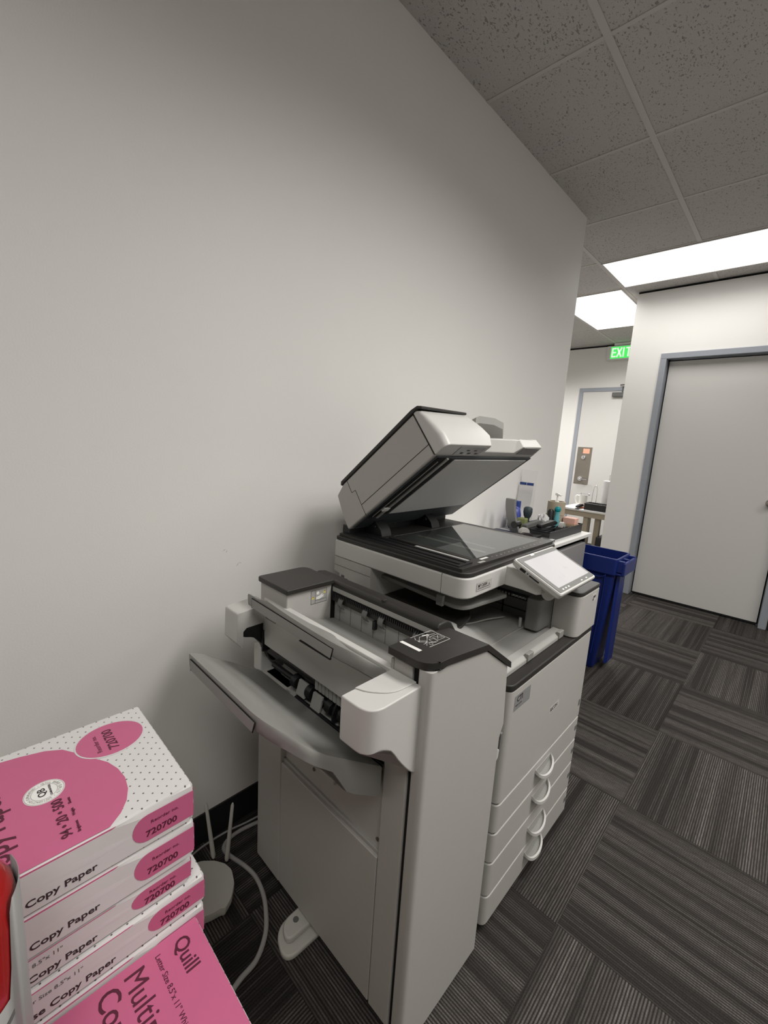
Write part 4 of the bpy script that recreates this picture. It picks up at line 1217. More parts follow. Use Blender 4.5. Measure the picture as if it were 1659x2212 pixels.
def top_print(t, a, b_, h):
    z = h + 0.0002
    bm = bm_new()
    # big rounded pink field; coordinates from the measured sheet (x, y relative to centre)
    cx0, cy0 = 0.545, 0.0575
    def L(p): return (p[0] - cx0, p[1] - cy0)
    field = [L(p) for p in ((0.4385, -0.081), (0.6525, -0.081), (0.6525, 0.1035))]
    for p in ((0.640, 0.118), (0.625, 0.128), (0.607, 0.1345), (0.585, 0.137), (0.563, 0.1345), (0.542, 0.128), (0.530, 0.121), (0.505, 0.105), (0.492, 0.099),
              (0.476, 0.089), (0.464, 0.071), (0.456, 0.045), (0.450, 0.015), (0.445, -0.02), (0.4415, -0.05)):
        field.append(L(p))
    ngon_on(bm, field, (0, 0, z), (1, 0, 0), (0, 1, 0), 0.0001)
    o1 = obj('pink_field', bm, M_PINK, t, smooth=False, label='large rounded pink field')
    oc = L((0.4935, 0.143))
    def oval(r1, r2, n=40): return [(oc[0] + r1 * math.cos(2 * math.pi * i / n) , oc[1] + r2 * math.sin(2 * math.pi * i / n)) for i in range(n)]
    bm = bm_new(); ngon_on(bm, oval(0.0385, 0.0435), (0, 0, z + .0001), (1, 0, 0), (0, 1, 0), 0.0002)
    obj('oval_border', bm, M_PAPER, t, smooth=False)
    bm = bm_new(); ngon_on(bm, oval(0.0365, 0.0415), (0, 0, z + .0003), (1, 0, 0), (0, 1, 0), 0.0002)
    obj('reorder_oval', bm, M_PINK, t, smooth=False)
    # text reads towards -x, letter tops towards -y
    O = (0, 0, z + .0006)
    def P(x, y): q = L((x, y)); return (-q[0], -q[1])
    u1, v1 = P(0.520, 0.148); u2, v2 = P(0.517, 0.128)
    lettering('reorder_lettering', [('720700', 0.0175, u1, v1, 0.012, 'LEFT', .95), ('Reorder no.', 0.0085, u2, v2, 0)], M_MAROON, t, O, (-1, 0, 0), (0, -1, 0))
    u1, v1 = P(0.637, 0.070); u2, v2 = P(0.637, 0.0795)
    ua, va = P(0.585, 0.0795); ub, vb = P(0.562, 0.0795); 
    rows = [('94 \u2022 20 \u2022 500', 0.0150, u1, v1 - 0.002, 0.012, 'LEFT', .84), ('Brightness', 0.0045, u2, v2, 0), ('Weight', 0.0045, u2 + 0.028, v2, 0), ('Sheets', 0.0045, u2 + 0.050, v2, 0)]
    up, vp = P(0.652, 0.020)
    rows += [('Copy Paper', 0.030, up, vp - 0.0, 0.008, 'LEFT', .95), ('Multipurpose', 0.030, up, vp + 0.032, 0.008, 'LEFT', .95), ('Letter Size 8.5"x 11" White', 0.0105, up, vp + 0.066, 0), ('Quill', 0.030, up, vp + 0.083, 0.01)]
    for row in rows: lettering('front_lettering', [row], M_MAROON, t, O, (-1, 0, 0), (0, -1, 0))
    # round guarantee seal
    sc_ = L((0.547, 0.059))
    bm = bm_new()
    def disc(r0, r1, zz, n=40, mi=0):
        A = [(sc_[0] + r1 * math.cos(2 * math.pi * i / n), sc_[1] + r1 * math.sin(2 * math.pi * i / n)) for i in range(n)]
        if r0 == 0: ngon_on(bm, A, (0, 0, zz), (1, 0, 0), (0, 1, 0), 0.0002, mi); return
        B = [(sc_[0] + r0 * math.cos(2 * math.pi * i / n), sc_[1] + r0 * math.sin(2 * math.pi * i / n)) for i in range(n)]
        for i in range(n):
            j = (i + 1) % n
            f = bm.faces.new([bm.verts.new((*p, zz)) for p in (A[i], A[j], B[j], B[i])]); f.material_index = mi
    disc(0, 0.0205, z + .0002)
    seal = obj('guarantee_seal', bm, M_LABELW, t, smooth=False, label='round white guarantee seal')
    bm = bm_new(); disc(0.0192, 0.0199, z + .0006); disc(0.0128, 0.0135, z + .0006)
    obj('seal_rings', bm, M_GOLDGREY, seal, smooth=False)
    # lettering round the ring
    big = bm_new()
    txt = 'QUILL BRAND QUALITY \u2022 SATISFACTION GUARANTEED \u2022 '
    for i, ch in enumerate(txt):
        if ch == ' ': continue
        an = math.pi - 2 * math.pi * i / len(txt)
        rr = 0.0143
        cpos = Vector((sc_[0] + rr * math.cos(an), sc_[1] + rr * math.sin(an), z + .0006))
        outw = Vector((math.cos(an), math.sin(an), 0)); rt = Vector((math.sin(an), -math.cos(an), 0))
        cu = bpy.data.curves.new('t', 'FONT'); cu.body = ch; cu.size = 0.0048; cu.extrude = 0.0001; cu.resolution_u = 1; cu.align_x = 'CENTER'
        to = bpy.data.objects.new('t', cu); COL.objects.link(to); bpy.context.view_layer.update()
        me = bpy.data.meshes.new_from_object(to.evaluated_get(bpy.context.evaluated_depsgraph_get()))
        for v in me.vertices:
            c = v.co.copy(); v.co = cpos + rt * c.x + outw * c.y + Vector((0, 0, c.z))
        big.from_mesh(me); bpy.data.objects.remove(to, do_unlink=True); bpy.data.curves.remove(cu); bpy.data.meshes.remove(me)
    obj('seal_ring_lettering', big, M_GOLDGREY, seal, smooth=False)
    lettering('seal_lettering', [('QB', 0.011, 0, -0.001, 0.01, 'CENTER'), ('GUARANTEED', 0.0032, 0, -0.007, 0.01, 'CENTER')], M_INK, seal, (sc_[0], sc_[1], z + .0006), (-1, 0, 0), (0, -1, 0))

# left pile, topmost first
X0, YB = 0.437, -0.083
names = ['topmost pink and white ream of the left pile, its dotted top facing up',
         'second pink and white ream from the top of the left pile',
         'third pink and white ream from the top of the left pile, set slightly back',
         'fourth pink and white ream of the left pile, sticking out past the third',
         'fifth ream of the left pile, level with the pink ream lying beside it',
         'sixth ream of the left pile, low behind the router']
zs = [(0.7665, 0.0535), (0.7125, 0.0535), (0.6735, 0.0385), (0.6290, 0.0440), (0.5780, 0.0500), (0.527, 0.0500)]
dx = [0, 0, -0.002, 0.002, 0.004, 0.002]; dy = [0, 0.0, -0.004, 0.012, 0.010, 0.004]
for i, (zb_, h_) in enumerate(zs):
    t, a, b_, h = ream(names[i], X0 + dx[i], YB + dy[i], zb_, h_)
    side_print(t, a, b_, h)
    if i == 0: top_print(t, a, b_, h)
# right pile: one ream turned round, its face up, then two more
XR = 0.659
def face_print(t, a, b_, h):
    z = h + .0002
    bm = bm_new()
    pts = [(-a + .001, b_ - .0015), (-a + .001, -b_ + .06), (-a * .2, -b_ + .012), (a * .5, -b_ + .02), (a - .001, -b_ + .05), (a - .001, b_ - .03), (a - .012, b_ - .0015)]
    ngon_on(bm, pts, (0, 0, z), (1, 0, 0), (0, 1, 0), 0.0001)
    obj('pink_field', bm, M_PINK, t, smooth=False, label='pink front panel')
    O = (0, 0, z + .0003)
    for row in [('Quill', 0.0245, -a + 0.012, b_ - 0.034, 0.010, 'LEFT', .95), ('Letter Size 8.5"x 11" White', 0.0088, -a + 0.013, b_ - 0.056, 0, 'LEFT', .98),
              ('Multipurpose', 0.032, -a + 0.010, b_ - 0.090, 0.0, 'LEFT', .95), ('Copy Paper', 0.032, -a + 0.010, b_ - 0.118, 0.006, 'LEFT', .95),
              ('94 \u2022 20 \u2022 500', 0.018, -a + 0.012, b_ - 0.165, 0.006)]:
        lettering('front_lettering', [row], M_MAROON, t, O, (1, 0, 0), (0, 1, 0))
rn = ['pink ream with large Quill lettering, lying face up on the right pile', 'second ream of the right pile, directly under the face-up pink one']
for i, (zb_, h_) in enumerate(((0.570, 0.050), (0.519, 0.050))):
    t, a, b_, h = ream(rn[i], XR + 0.0005 * i, -0.085 - 0.002 * i, zb_, h_, group='reams of copy paper by the wall')
    if i == 0: face_print(t, a, b_, h)
# cartons carrying the reams
def carton(label, x0, x1, y0, y1, z0, z1):
    t = thing('paper_carton', label, 'box', ((x0 + x1) / 2, (y0 + y1) / 2, z0))
    a, b_ = (x1 - x0) / 2, (y1 - y0) / 2
    boxo('box_body', -a, a, -b_, b_, 0, z1 - z0 - .05, M_CARD, t, 0.002)
    boxo('box_lid', -a - .002, a + .002, -b_ - .002, b_ + .002, z1 - z0 - .05, z1 - z0, M_CARD, t, 0.002)
carton('lower brown cardboard carton on the carpet under the paper reams', 0.45, 0.86, -0.14, 0.165, 0.0, 0.262)
carton('upper brown cardboard carton directly under the paper reams', 0.45, 0.86, -0.14, 0.165, 0.262, 0.5185)

# red canister standing on the right pile
t = thing('canister', 'red canister with a white printed wrap label at the lower left edge of the view', 'canister', (0.745, -0.037, 0.620))
bm = bm_new()
lathe(bm, (0, 0, 0), [(0.052, 0.0), (0.0545, 0.004), (0.0545, 0.270), (0.052, 0.288), (0.045, 0.302), (0.034, 0.311), (0.018, 0.316)], 56)
can = obj('can_body', bm, M_RED, t, angle=60)
def lab_top(deg):
    return 0.192 + 0.022 * sm((deg + 90) / 110) + 0.078 * sm((deg - 50) / 10)
bm = bm_new()
n_ = 60
A = [[], []]
for i in range(n_ + 1):
    dg = -150 + 260 * i / n_
    a = math.radians(dg); r = 0.0553
    A[0].append(bm.verts.new((r * math.cos(a), r * math.sin(a), 0.008)))
    A[1].append(bm.verts.new((r * math.cos(a), r * math.sin(a), lab_top(dg))))
for i in range(n_): bm.faces.new((A[0][i], A[0][i + 1], A[1][i + 1], A[1][i]))
lb = obj('can_label', bm, mat('label_grey_white', (0.24, 0.235, 0.23), 0.4), t, angle=80, label='white wrap label with rows of small print')
so = lb.modifiers.new('thick', 'SOLIDIFY'); so.thickness = 0.0005; so.offset = 1
bm = bm_new()
random.seed(3)
for k in range(13):
    z = 0.180 - k * 0.0125
    a0 = -85
    while a0 < 44:
        wd = random.uniform(4, 12)
        q = []
        for s_i in range(5):
            a = math.radians(a0 + wd * s_i / 4); r = 0.0560
            q.append((r * math.cos(a), r * math.sin(a), 0.00030 * (a0 + wd * s_i / 4)))
        vs0 = [bm.verts.new((x, y, z + dz)) for x, y, dz in q]; vs1 = [bm.verts.new((x, y, z + dz + 0.0055)) for x, y, dz in q]
        for s_i in range(4): bm.faces.new((vs0[s_i], vs0[s_i + 1], vs1[s_i + 1], vs1[s_i]))
        a0 += wd + 3
obj('label_print', bm, M_SEAM, lb, smooth=False)

# ================================================================== ROUTER AND CABLES
t = thing('router', 'flat white rounded network router with two upright antennas on the carpet by the wall', 'router', (0, 0, 0))
pts = [(0.110, 0.468), (0.138, 0.486), (0.168, 0.492), (0.208, 0.480), (0.240, 0.455), (0.254, 0.430), (0.247, 0.424), (0.243, 0.40), (0.232, 0.372), (0.205, 0.315), (0.16, 0.295), (0.115, 0.305), (0.078, 0.345), (0.072, 0.40), (0.085, 0.44)]
pts = round_poly(pts, 0.008, 3)
c0 = (0.165, 0.40)
bm = bm_new()
rings = []
for z, s in ((0.006, 0.96), (0.014, 0.995), (0.026, 1.0), (0.031, 0.985)):
    rings.append([(c0[0] + (x - c0[0]) * s, c0[1] + (y - c0[1]) * s, z) for x, y in pts])
ring_loft(bm, rings)
obj('housing', bm, M_ROUTER, t, angle=45)
bm = bm_new()
for p in ((0.12, 0.44), (0.2, 0.44), (0.19, 0.33), (0.11, 0.34)): cyl(bm, (p[0], p[1], 0), 0.006, 0.008, 'z', 12)
obj('rubber_feet', bm, M_BLACK, t)
for (b0, t0) in (((0.098, 0.470, 0.028), (0.065, 0.463, 0.193)), ((0.131, 0.494, 0.028), (0.146, 0.505, 0.225))):
    bm = bm_new()
    v0, v1 = Vector(b0), Vector(t0)
    P_ = [v0.lerp(v1, k) for k in (0, .04, .18, .6, .96, 1.0)]
    tube(bm, P_, 0.006, 12, radii=[0.0045, 0.0068, 0.0065, 0.0052, 0.0046, 0.002])
    obj('antenna', bm, M_ROUTER, t, angle=60)

def cable(name, label, pts, r, m=M_CABLE):
    bm = bm_new(); tube(bm, smooth_path(pts, 10), r, 10)
    return tag(obj(name, bm, m, angle=80), label, 'cable')
cable('power_cable', 'thick grey cable curving across the carpet past the stabiliser foot', [(0.50, 0.18, 0.0065), (0.462, 0.27, 0.0065), (0.425, 0.335, 0.0065), (0.405, 0.39, 0.0065), (0.396, 0.44, 0.0065),
      (0.362, 0.485, 0.0065), (0.318, 0.513, 0.0065), (0.270, 0.532, 0.0065), (0.215, 0.540, 0.0065), (0.165, 0.533, 0.0065), (0.115, 0.518, 0.0065), (0.076, 0.512, 0.0065),
      (0.056, 0.532, 0.0065), (0.050, 0.575, 0.0065), (0.062, 0.64, 0.0065), (0.09, 0.74, 0.0065)], 0.0062)
cable('network_cable', 'thin pale cable running along the foot of the wall behind the router', [(0.050, 0.36, 0.003), (0.028, 0.43, 0.003), (0.020, 0.48, 0.003), (0.022, 0.55, 0.003), (0.035, 0.62, 0.003), (0.05, 0.75, 0.003)], 0.0032)

# ================================================================== SIDE COUNTER AND ITS THINGS
DZ = 0.82
t = thing('side_counter', 'narrow white-topped counter against the wall beyond the copier, grey panel on its front', 'counter', (0, 0, 0))
boxo('worktop', 0.006, 0.372, 1.56, 2.53, DZ - 0.018, DZ, M_WHITELAM, t, 0.002)
bm = bm_new()
box(bm, 0.01, 0.03, 1.57, 2.52, 0.0, DZ - 0.018); box(bm, 0.03, 0.34, 1.57, 1.59, 0.0, DZ - 0.018); box(bm, 0.03, 0.345, 2.50, 2.52, 0.0, DZ - 0.018)
box(bm, 0.03, 0.325, 1.59, 2.50, 0.0, 0.03)
obj('carcass', bm, M_GAP, t, smooth=False)
bm = bm_new()
prism(bm, round_poly([(1.60, 0.04), (2.498, 0.04), (2.498, 0.772), (1.60, 0.772)], [0.01, 0.01, 0.03, 0.03], 6), 'x', 0.335, 0.360)
obj('front_panel', bm, mat('cool_grey_laminate', (0.24, 0.235, 0.235), 0.5), t, 0.006)

# blue recycling bin
t = thing('recycling_bin', 'tall slim blue recycling bin beyond the end of the side counter', 'bin', (0, 0, 0))
def rect(x0, x1, y0, y1, z, r=0.02): return [(p[0], p[1], z) for p in round_poly([(x0, y0), (x1, y0), (x1, y1), (x0, y1)], r, 4)]
bm = bm_new()
R_ = [rect(0.07, 0.455, 2.61, 2.80, 0.0), rect(0.05, 0.463, 2.60, 2.805, 0.02), rect(0.03, 0.505, 2.575, 2.812, 0.585),
      rect(0.022, 0.515, 2.562, 2.815, 0.60), rect(0.020, 0.518, 2.560, 2.816, 0.688), rect(0.022, 0.516, 2.563, 2.813, 0.692),
      rect(0.030, 0.508, 2.571, 2.805, 0.692), rect(0.032, 0.506, 2.573, 2.803, 0.60), rect(0.045, 0.495, 2.585, 2.79, 0.585), rect(0.08, 0.445, 2.62, 2.78, 0.01)]
ring_loft(bm, R_)
bb_ = obj('bin_body', bm, M_BLUE, t, 0.002, 2, angle=40)
bm = bm_new()
# end handle: a loop with two slots
pts = round_poly([(2.575, 0.60), (2.795, 0.60), (2.795, 0.684), (2.575, 0.684)], 0.01, 3)
box(bm, 0.512, 0.552, 2.575, 2.597, 0.615, 0.684); box(bm, 0.512, 0.552, 2.777, 2.799, 0.615, 0.684)
box(bm, 0.512, 0.552, 2.668, 2.684, 0.625, 0.682)
box(bm, 0.540, 0.556, 2.573, 2.801, 0.600, 0.676)
box(bm, 0.512, 0.552, 2.575, 2.799, 0.598, 0.612)
obj('handle', bm, M_BLUE, bb_, 0.006)
bm = bm_new()
prism(bm, [(0.508, 2.62), (0.524, 2.635), (0.524, 2.74), (0.508, 2.755)], 'z', 0.05, 0.585)
obj('end_rib', bm, M_BLUE, bb_, 0.004)
bm = bm_new(); tube(bm, smooth_path([(0.06, 2.571, 0.56), (0.10, 2.569, 0.572), (0.42, 2.569, 0.572), (0.462, 2.572, 0.55), (0.44, 2.594, 0.10)]), 0.004, 8)
obj('side_moulding', bm, M_BLUE, bb_, angle=80)

def T1(name, bm, m, label, cat, bevel=0, loc=None, group=None, **k):
    o = obj(name, bm, m, None, bevel, **k)
    return tag(o, label, cat, group)

# upright grey tape gun / stand
t = thing('stand', 'tall curved grey stand on the side counter, in front of the curved white sheet', 'stand', (0, 0, 0))
bm = bm_new()
rings = []
for i in range(12):
    k = i / 11
    z = 0.835 + 0.175 * k
    bow = 0.020 * math.sin(k * math.pi * 0.9)
    x0 = 0.095 + 0.045 * (1 - k) ** 1.2; wd = 0.050 + 0.004 * k
    y = 2.02 - bow
    rings.append([(x0, y, z), (x0 + wd, y - 0.004, z), (x0 + wd, y + 0.016, z), (x0, y + 0.020, z)])
ring_loft(bm, rings)
sd = obj('blade', bm, M_MGREY, t, 0.003, angle=50)
bm = bm_new()
tube(bm, [(0.165, 1.995, 0.885), (0.165, 2.045, 0.885)], 0.017, 20)
obj('blade_slot', bm, M_BLACK, sd)
bm = bm_new(); prism(bm, round_poly([(0.04, 1.93), (0.20, 1.93), (0.20, 2.053), (0.04, 2.053)], 0.02, 4), 'z', DZ, 0.838)
obj('base', bm, M_NAVY, t, 0.003)

# clear holder with curved sheet
t = thing('document_holder', 'clear acrylic holder with a curved white sheet topped by two blue bars', 'document holder', (0, 0, 0))
bm = bm_new()
def curved(x0, x1, prof, thk=0.0015):
    rings = []
    for (y, z) in prof: rings.append([(x0, y, z), (x1, y, z), (x1, y + thk, z + thk * .3), (x0, y + thk, z + thk * .3)])
    ring_loft(bm, rings)
curved(0.012, 0.105, [(2.32, DZ), (2.325, 0.90), (2.33, 1.145)])
obj('acrylic_back', bm, M_ACRYL, t, smooth=False)
bm = bm_new()
rings = []
for (y, z, xs_) in ((2.322, 1.080, 0.0), (2.320, 1.02, -0.004), (2.310, 0.96, 0.0), (2.285, 0.91, 0.012), (2.262, 0.885, 0.03), (2.25, 0.872, 0.036)):
    rings.append([(0.012 + xs_ * .6, y, z), (0.096 + xs_ * .5, y, z), (0.096 + xs_ * .5, y - .001, z - 0.0004), (0.012 + xs_ * .6, y - .001, z - .0004)])
ring_loft(bm, rings)
sh = obj('curved_sheet', bm, M_PAPER, t, angle=70)
bm = bm_new(); box(bm, 0.014, 0.052, 2.3190, 2.3206, 1.062, 1.076); box(bm, 0.056, 0.095, 2.3190, 2.3206, 1.062, 1.076)
obj('blue_bars', bm, mat('blue_print', (0.02, 0.05, 0.22), 0.5), sh, smooth=False)
bm = bm_new(); box(bm, 0.012, 0.112, 2.245, 2.335, DZ, DZ + 0.006)
obj('acrylic_foot', bm, M_ACRYL, t)

# small items
bm = bm_new(); box(bm, 0.03, 0.075, 2.20, 2.235, DZ, 0.977)
T1('blue_box', bm, mat('royal_blue_card', (0.02, 0.05, 0.25), 0.5), 'small upright navy box behind the tall grey stand', 'box', 0.002)
bm = bm_new(); lathe(bm, (0.085, 2.16, 0), [(0.02, DZ), (0.027, 0.86), (0.03, 0.91), (0.022, 0.945), (0.004, 0.955)], 20)
T1('blue_cap_bottle', bm, mat('violet_blue_plastic', (0.05, 0.07, 0.32), 0.35), 'blue rounded bottle beside the tall grey stand', 'bottle', angle=60)
t = thing('round_scrubber', 'dark round-headed desk tool standing behind the tape dispensers', 'desk tool', (0, 0, 0))
bm = bm_new(); lathe(bm, (0.140, 2.19, 0), [(0.012, 0.8245), (0.012, 0.895), (0.020, 0.91), (0.024, 0.93), (0.023, 0.95), (0.015, 0.958), (0.003, 0.96)], 20)
obj('head', bm, mat('dark_teal_rubber', (0.03, 0.045, 0.05), 0.5), t, angle=60)
bm = bm_new(); box(bm, 0.105, 0.155, 2.14, 2.175, DZ, 0.9)
T1('olive_box', bm, M_GREEN, 'small olive green packet beside the round-headed tool', 'packet', 0.006)
# roll of packing tape
bm = bm_new()
lathe_prof = [(0.048, 0.0), (0.048, 0.075), (0.040, 0.075), (0.040, 0.0)]
R_ = [[(0.190 + r * math.cos(2 * math.pi * i / 36), 2.44 + r * math.sin(2 * math.pi * i / 36), 0.905 + z) for i in range(36)] for r, z in lathe_prof]
ring_loft(bm, R_ + [R_[0]], cap=False)
T1('tape_roll', bm, M_TAN, 'large beige roll of packing tape lying on the side counter behind the mesh tray', 'tape roll', 0.001, angle=50)
bm = bm_new(); lathe(bm, (0.190, 2.44, 0), [(0.052, DZ + .0045), (0.052, 0.903)], 36)
T1('storage_tin', bm, M_TAN, 'beige round tin under the roll of packing tape', 'tin', 0.002)
# pump bottle inside the roll
t = thing('pump_bottle', 'white pump bottle standing inside the roll of packing tape', 'bottle', (0.19, 2.44, 0.9035))
bm = bm_new(); lathe(bm, (0, 0, 0), [(0.020, 0.0), (0.022, 0.01), (0.022, 0.055), (0.014, 0.068), (0.011, 0.078), (0.001, 0.078)], 24)
obj('bottle', bm, M_LABELW, t, angle=50)
bm = bm_new(); cyl(bm, (0, 0, 0.078), 0.004, 0.035); prism(bm, [(-0.012, 0.110), (0.022, 0.108), (0.022, 0.114), (0.0, 0.124), (-0.012, 0.124)], 'y', -0.007, 0.007)
obj('pump_head', bm, M_LABELW, t, 0.002)
# teal bottle
t = thing('teal_bottle', 'small pale teal bottle with a round teal cap on the side counter', 'bottle', (0.228, 2.37, DZ))
bm = bm_new(); lathe(bm, (0, 0, 0), [(0.013, 0.0), (0.0155, 0.01), (0.0155, 0.08), (0.012, 0.095), (0.014, 0.11), (0.008, 0.113)], 20)
obj('bottle', bm, M_TEAL2, t, angle=60)
bm = bm_new(); lathe(bm, (0, 0, 0.108), [(0.010, 0.0), (0.016, 0.008), (0.017, 0.02), (0.012, 0.030), (0.002, 0.033)], 20)
obj('cap', bm, M_TEAL, t, angle=80)
bm = bm_new(); lathe(bm, (0.195, 2.36, DZ), [(0.016, 0), (0.017, 0.11), (0.010, 0.12), (0.001, 0.12)], 18)
T1('dark_bottle', bm, M_BLACK, 'slim black bottle just left of the teal bottle', 'bottle', angle=50)
bm = bm_new(); box(bm, 0.245, 0.312, 2.415, 2.47, 0.865, 0.900)
T1('sticky_note_block', bm, M_SALMON, 'salmon pink block of notes at the far corner of the mesh tray', 'note block', 0.003)
bm = bm_new(); box(bm, 0.247, 0.32, 2.41, 2.475, DZ + .0045, 0.865)
T1('note_box', bm, M_CARD, 'brown card box under the salmon pink note block', 'box', 0.002)
# crumpled tissue
bm = bm_new()
random.seed(5)
bmesh.ops.create_icosphere(bm, subdivisions=3, radius=0.045)
for v in bm.verts:
    n = v.co.normalized(); k = 1 + 0.28 * math.sin(n.x * 9 + n.y * 5) * math.cos(n.z * 7 + n.x * 4)
    v.co = Vector((n.x * 0.032 * k + 0.165, n.y * 0.038 * k + 2.335, max(DZ + 0.0048, 0.866 + n.z * 0.050 * k)))
T1('crumpled_tissue', bm, M_PAPER, 'crumpled white tissue between the curved sheet and the teal bottle', 'tissue', angle=20)

# black mesh tray
t = thing('desk_tray', 'long black mesh tray full of desk supplies on the side counter', 'tray', (0, 0, 0))
tx0, tx1, ty0, ty1 = 0.118, 0.325, 2.06, 2.50
bm = bm_new()
box(bm, tx0, tx1, ty0, ty1, DZ, DZ + 0.004)
obj('tray_bottom', bm, M_BLACK, t, smooth=False)
bm = bm_new()
for q in ((tx0, tx1, ty0, ty0 + .003), (tx0, tx1, ty1 - .003, ty1), (tx0, tx0 + .003, ty0 + .003, ty1 - .003), (tx1 - .003, tx1, ty0 + .003, ty1 - .003)):
    box(bm, *q, DZ + .004, 0.864)
obj('tray_wall', bm, mat('mesh_black', (0.03, 0.03, 0.032), 0.5, noise=0.6, nscale=500), t, smooth=False)
bm = bm_new(); tube(bm, [(tx0, ty0, .866), (tx1, ty0, .866), (tx1, ty1, .866), (tx0, ty1, .866), (tx0, ty0, .866)], 0.003, 8)
obj('rim_wire', bm, M_BLACK, t)
# stapler
def stapler(name, label, loc, rz, m_top=M_BLACK, L_=0.15):
    t = thing(name, label, 'stapler', loc, rz)
    boxo('base', -L_ / 2, L_ / 2, -0.018, 0.018, 0, 0.006, M_BLACK, t, 0.002)
    bm = bm_new(); prism(bm, round_poly([(-L_ / 2, 0.012), (L_ / 2 - .01, 0.024), (L_ / 2, 0.034), (L_ / 2 - .03, 0.048), (-L_ / 2, 0.030)], 0.008, 4), 'y', -0.014, 0.014)
    obj('top_arm', bm, m_top, t, 0.004)
    boxo('magazine', -L_ / 2 + .01, L_ / 2 - .005, -0.008, 0.008, 0.010, 0.018, M_CHROME, t, 0.001)
    return t
stapler('stapler', 'black stapler lying on top of the mesh tray contents', (0.240, 2.225, 0.8495), math.radians(80))
stapler('stapler', 'dark grey stapler nearest the tall grey stand, in the mesh tray', (0.195, 2.15, 0.8495), math.radians(80), M_SEAM)
# tape dispensers
def dispenser(label, loc, rz, s=1.0):
    t = thing('tape_dispenser', label, 'tape dispenser', loc, rz)
    bm = bm_new(); prism(bm, [(p[0] * s, p[1] * s) for p in round_poly([(-0.07, 0), (0.065, 0), (0.07, 0.032), (0.045, 0.030), (0.02, 0.018), (0.0, 0.04), (-0.05, 0.045), (-0.075, 0.02)], 0.01, 4)], 'y', -0.022 * s, 0.022 * s)
    obj('body', bm, M_BLACK, t, 0.003)
    bm = bm_new(); cyl(bm, (-0.03 * s, -0.012 * s, 0.040 * s), 0.026 * s, 0.024 * s, 'y', 24)
    obj('tape', bm, M_ACRYL if s > 1 else M_LGREY, t, 0.001)
    return t
dispenser('black tape dispenser at the near end of the mesh tray', (0.245, 2.00, DZ), math.radians(65))
dispenser('black tape dispenser standing in the middle of the mesh tray', (0.285, 2.33, 0.8245), math.radians(95))
# calculator-like black pad and clips box
bm = bm_new(); box(bm, 0.16, 0.262, 2.085, 2.285, 0.8245, 0.849)
T1('black_case', bm, M_BLACK, 'flat black case under the two staplers in the mesh tray', 'case', 0.004)
bm = bm_new(); box(bm, 0.295, 0.36, 1.985, 2.05, DZ, 0.842)
T1('clear_pin_box', bm, M_ACRYL, 'small clear box in front of the mesh tray', 'box', 0.003)
bm = bm_new(); box(bm, 0.30, 0.355, 1.99, 2.045, DZ + .001, 0.832)
T1('pins', bm, M_SILVER, 'silver clips inside the small clear box', 'clips', 0.002)
for x, y in ((0.17, 2.40), (0.27, 2.42), (0.30, 2.24)):
    pass
bm = bm_new()
tube(bm, smooth_path([(0.16, 2.42, 0.872), (0.18, 2.40, 0.880), (0.205, 2.41, 0.878), (0.19, 2.44, 0.872), (0.165, 2.43, 0.870)]), 0.003, 8)
box(bm, 0.19, 0.26, 2.398, 2.406, 0.868, 0.874)
T1('scissors', bm, M_CHROME, 'silver scissors with open loops lying across the tray', 'scissors', angle=60)
# red-handled tool on the counter
t = thing('staple_remover', 'long tool with an orange red handle lying at the near edge of the side counter', 'tool', (0, 0, 0))
bm = bm_new(); tube(bm, smooth_path([(0.215, 1.90, 0.832), (0.26, 1.92, 0.834), (0.30, 1.965, 0.832), (0.342, 1.985, 0.830)]), 0.006, 10, radii=None)
obj('handle', bm, M_ORANGE, t)
bm = bm_new(); cyl(bm, (0.342, 1.985, DZ), 0.012, 0.02, 'z', 16)
obj('handle_end', bm, M_ORANGE, t, 0.003)

# ================================================================== FAR WHITE TABLE
TZ = 0.69
t = thing('work_table', 'white-topped table with beige legs standing behind the partition wall', 'table', (0, 0, 0))
boxo('tabletop', -0.56, 0.70, 4.46, 5.15, TZ - 0.02, TZ, M_WHITELAM, t, 0.002)
bm = bm_new(); box(bm, -0.53, 0.67, 4.48, 4.50, TZ - 0.075, TZ - 0.02); box(bm, -0.53, -0.51, 4.5, 5.12, TZ - 0.075, TZ - 0.02)
obj('apron', bm, M_TAN, t, 0.001)
for x, y in ((-0.335, 4.50), (0.60, 4.50), (-0.50, 5.08), (0.60, 5.08)):
    bm = bm_new(); box(bm, x, x + 0.045, y, y + 0.045, 0, TZ - 0.02)
    obj('leg', bm, M_TAN, t, 0.002)
bm = bm_new(); box(bm, -0.24, -0.19, 4.55, 4.60, 0, TZ - 0.02)
obj('leg', bm, M_TAN, t, 0.002)
boxo('file_crate', -0.185, 0.10, 4.47, 4.78, 0.0, 0.44, M_BLACK, None, 0.01)
tag(bpy.data.objects['file_crate'], 'black crate on the floor under the white table behind the partition', 'crate')
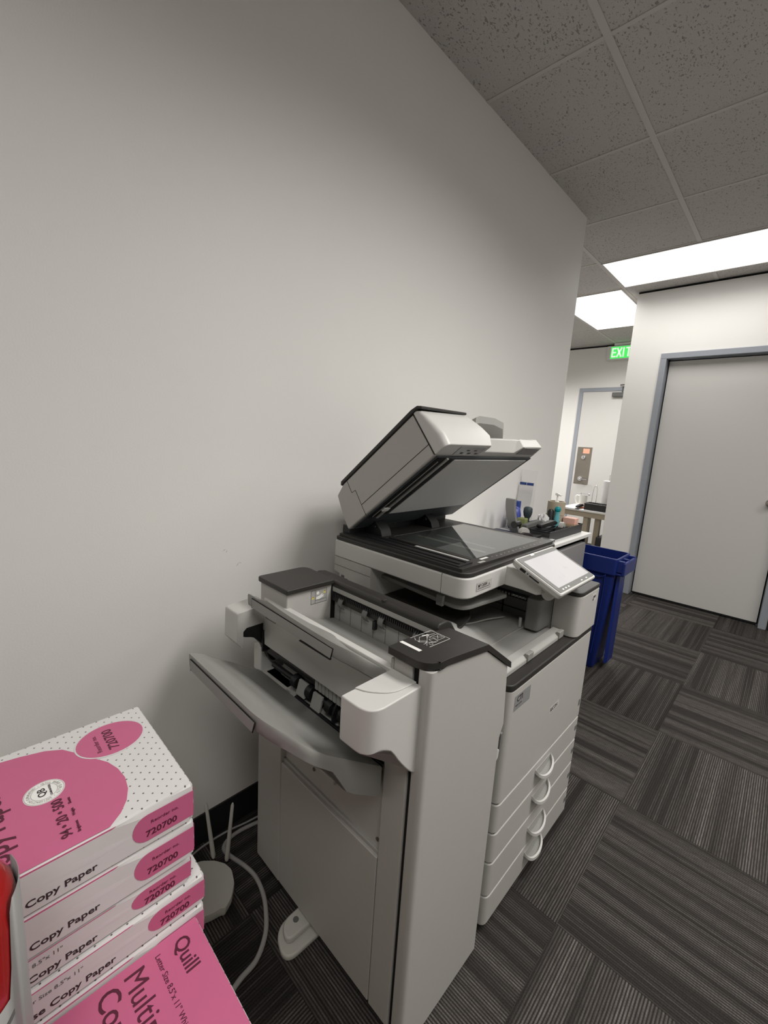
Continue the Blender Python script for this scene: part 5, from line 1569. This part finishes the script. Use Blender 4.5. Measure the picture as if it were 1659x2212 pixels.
# mug
t = thing('mug', 'white mug with a looped handle on the far white table', 'mug', (-0.40, 4.62, TZ))
bm = bm_new(); R_ = [[(r * math.cos(2 * math.pi * i / 28), r * math.sin(2 * math.pi * i / 28), z) for i in range(28)] for r, z in ((0.034, 0), (0.04, 0.012), (0.04, 0.13), (0.036, 0.13), (0.036, 0.015), (0.01, 0.012))]
ring_loft(bm, R_); obj('cup', bm, M_LABELW, t, angle=50)
bm = bm_new(); tube(bm, smooth_path([(-0.036, 0, 0.115), (-0.07, 0, 0.118), (-0.082, 0, 0.09), (-0.07, 0, 0.05), (-0.038, 0, 0.02)]), 0.007, 10)
obj('handle', bm, M_LABELW, t, angle=80)
bm = bm_new(); box(bm, -0.425, -0.33, 4.585, 4.60, 0.827, 0.838); cyl(bm, (-0.425, 4.59, 0.833), 0.012, 0.012, 'x'); cyl(bm, (-0.345, 4.59, 0.833), 0.012, 0.012, 'x')
T1('hand_press', bm, M_CHROME, 'small chrome bar lying across the top of the white mug', 'bar', 0.002)
# stapler with red base
t = stapler('stapler', 'black stapler with an orange red pad, beside the white mug on the far table', (-0.385, 4.50, TZ), math.radians(80), M_BLACK, 0.11)
boxo('front_pad', 0.02, 0.06, -0.022, 0.022, 0.0062, 0.014, M_ORANGE, t, 0.002)
# cable-like wire holder
bm = bm_new()
tube(bm, smooth_path([(-0.33, 4.66, TZ + .003), (-0.328, 4.66, 0.86), (-0.315, 4.66, 0.92), (-0.298, 4.66, 0.92), (-0.288, 4.66, 0.86), (-0.29, 4.66, TZ + .003)]), 0.004, 8)
T1('wire_stand', bm, M_CHROME, 'upright bent wire loop left of the paper towel roll', 'wire stand', angle=80)
# paper towel on its holder
t = thing('paper_towel_holder', 'chrome upright towel holder on the far white table', 'towel holder', (-0.19, 4.70, TZ))
bm = bm_new(); cyl(bm, (0, 0, 0), 0.075, 0.006, 'z', 32); tube(bm, smooth_path([(-0.012, 0, 0.0), (-0.012, 0, 0.33), (-0.006, 0, 0.352), (0.006, 0, 0.352), (0.012, 0, 0.33), (0.012, 0, 0.0)]), 0.004, 8)
obj('stand', bm, M_CHROME, t, angle=60)
bm = bm_new()
R_ = [[(-0.19 + r * math.cos(2 * math.pi * i / 36), 4.70 + r * math.sin(2 * math.pi * i / 36), TZ + z) for i in range(36)] for r, z in ((0.062, 0.007), (0.062, 0.295), (0.02, 0.295), (0.02, 0.007))]
ring_loft(bm, R_ + [R_[0]], cap=False)
T1('paper_towel_roll', bm, M_PAPER, 'roll of white paper towels upright on the far white table', 'paper towel roll', 0.002, angle=50)
# black tray on the table
t = thing('desk_tray', 'black open tray on the far white table, half hidden by the partition', 'tray', (0, 0, 0))
bm = bm_new()
x0, x1, y0, y1 = -0.335, 0.02, 4.475, 4.62
box(bm, x0, x1, y0, y1, TZ, TZ + .005)
for q in ((x0, x1, y0, y0 + .005), (x0, x1, y1 - .005, y1), (x0, x0 + .005, y0 + .005, y1 - .005), (x1 - .005, x1, y0 + .005, y1 - .005), (-0.21, -0.204, y0 + .005, y1 - .005)):
    box(bm, *q, TZ + .005, TZ + 0.062)
obj('tray_body', bm, M_BLACK, t, 0.001)
bm = bm_new(); tube(bm, [(x0, y0, TZ + .066), (x1, y0, TZ + .066), (x1, y1, TZ + .066), (x0, y1, TZ + .066), (x0, y0, TZ + .066)], 0.004, 8)
obj('rim', bm, M_SEAM, t)
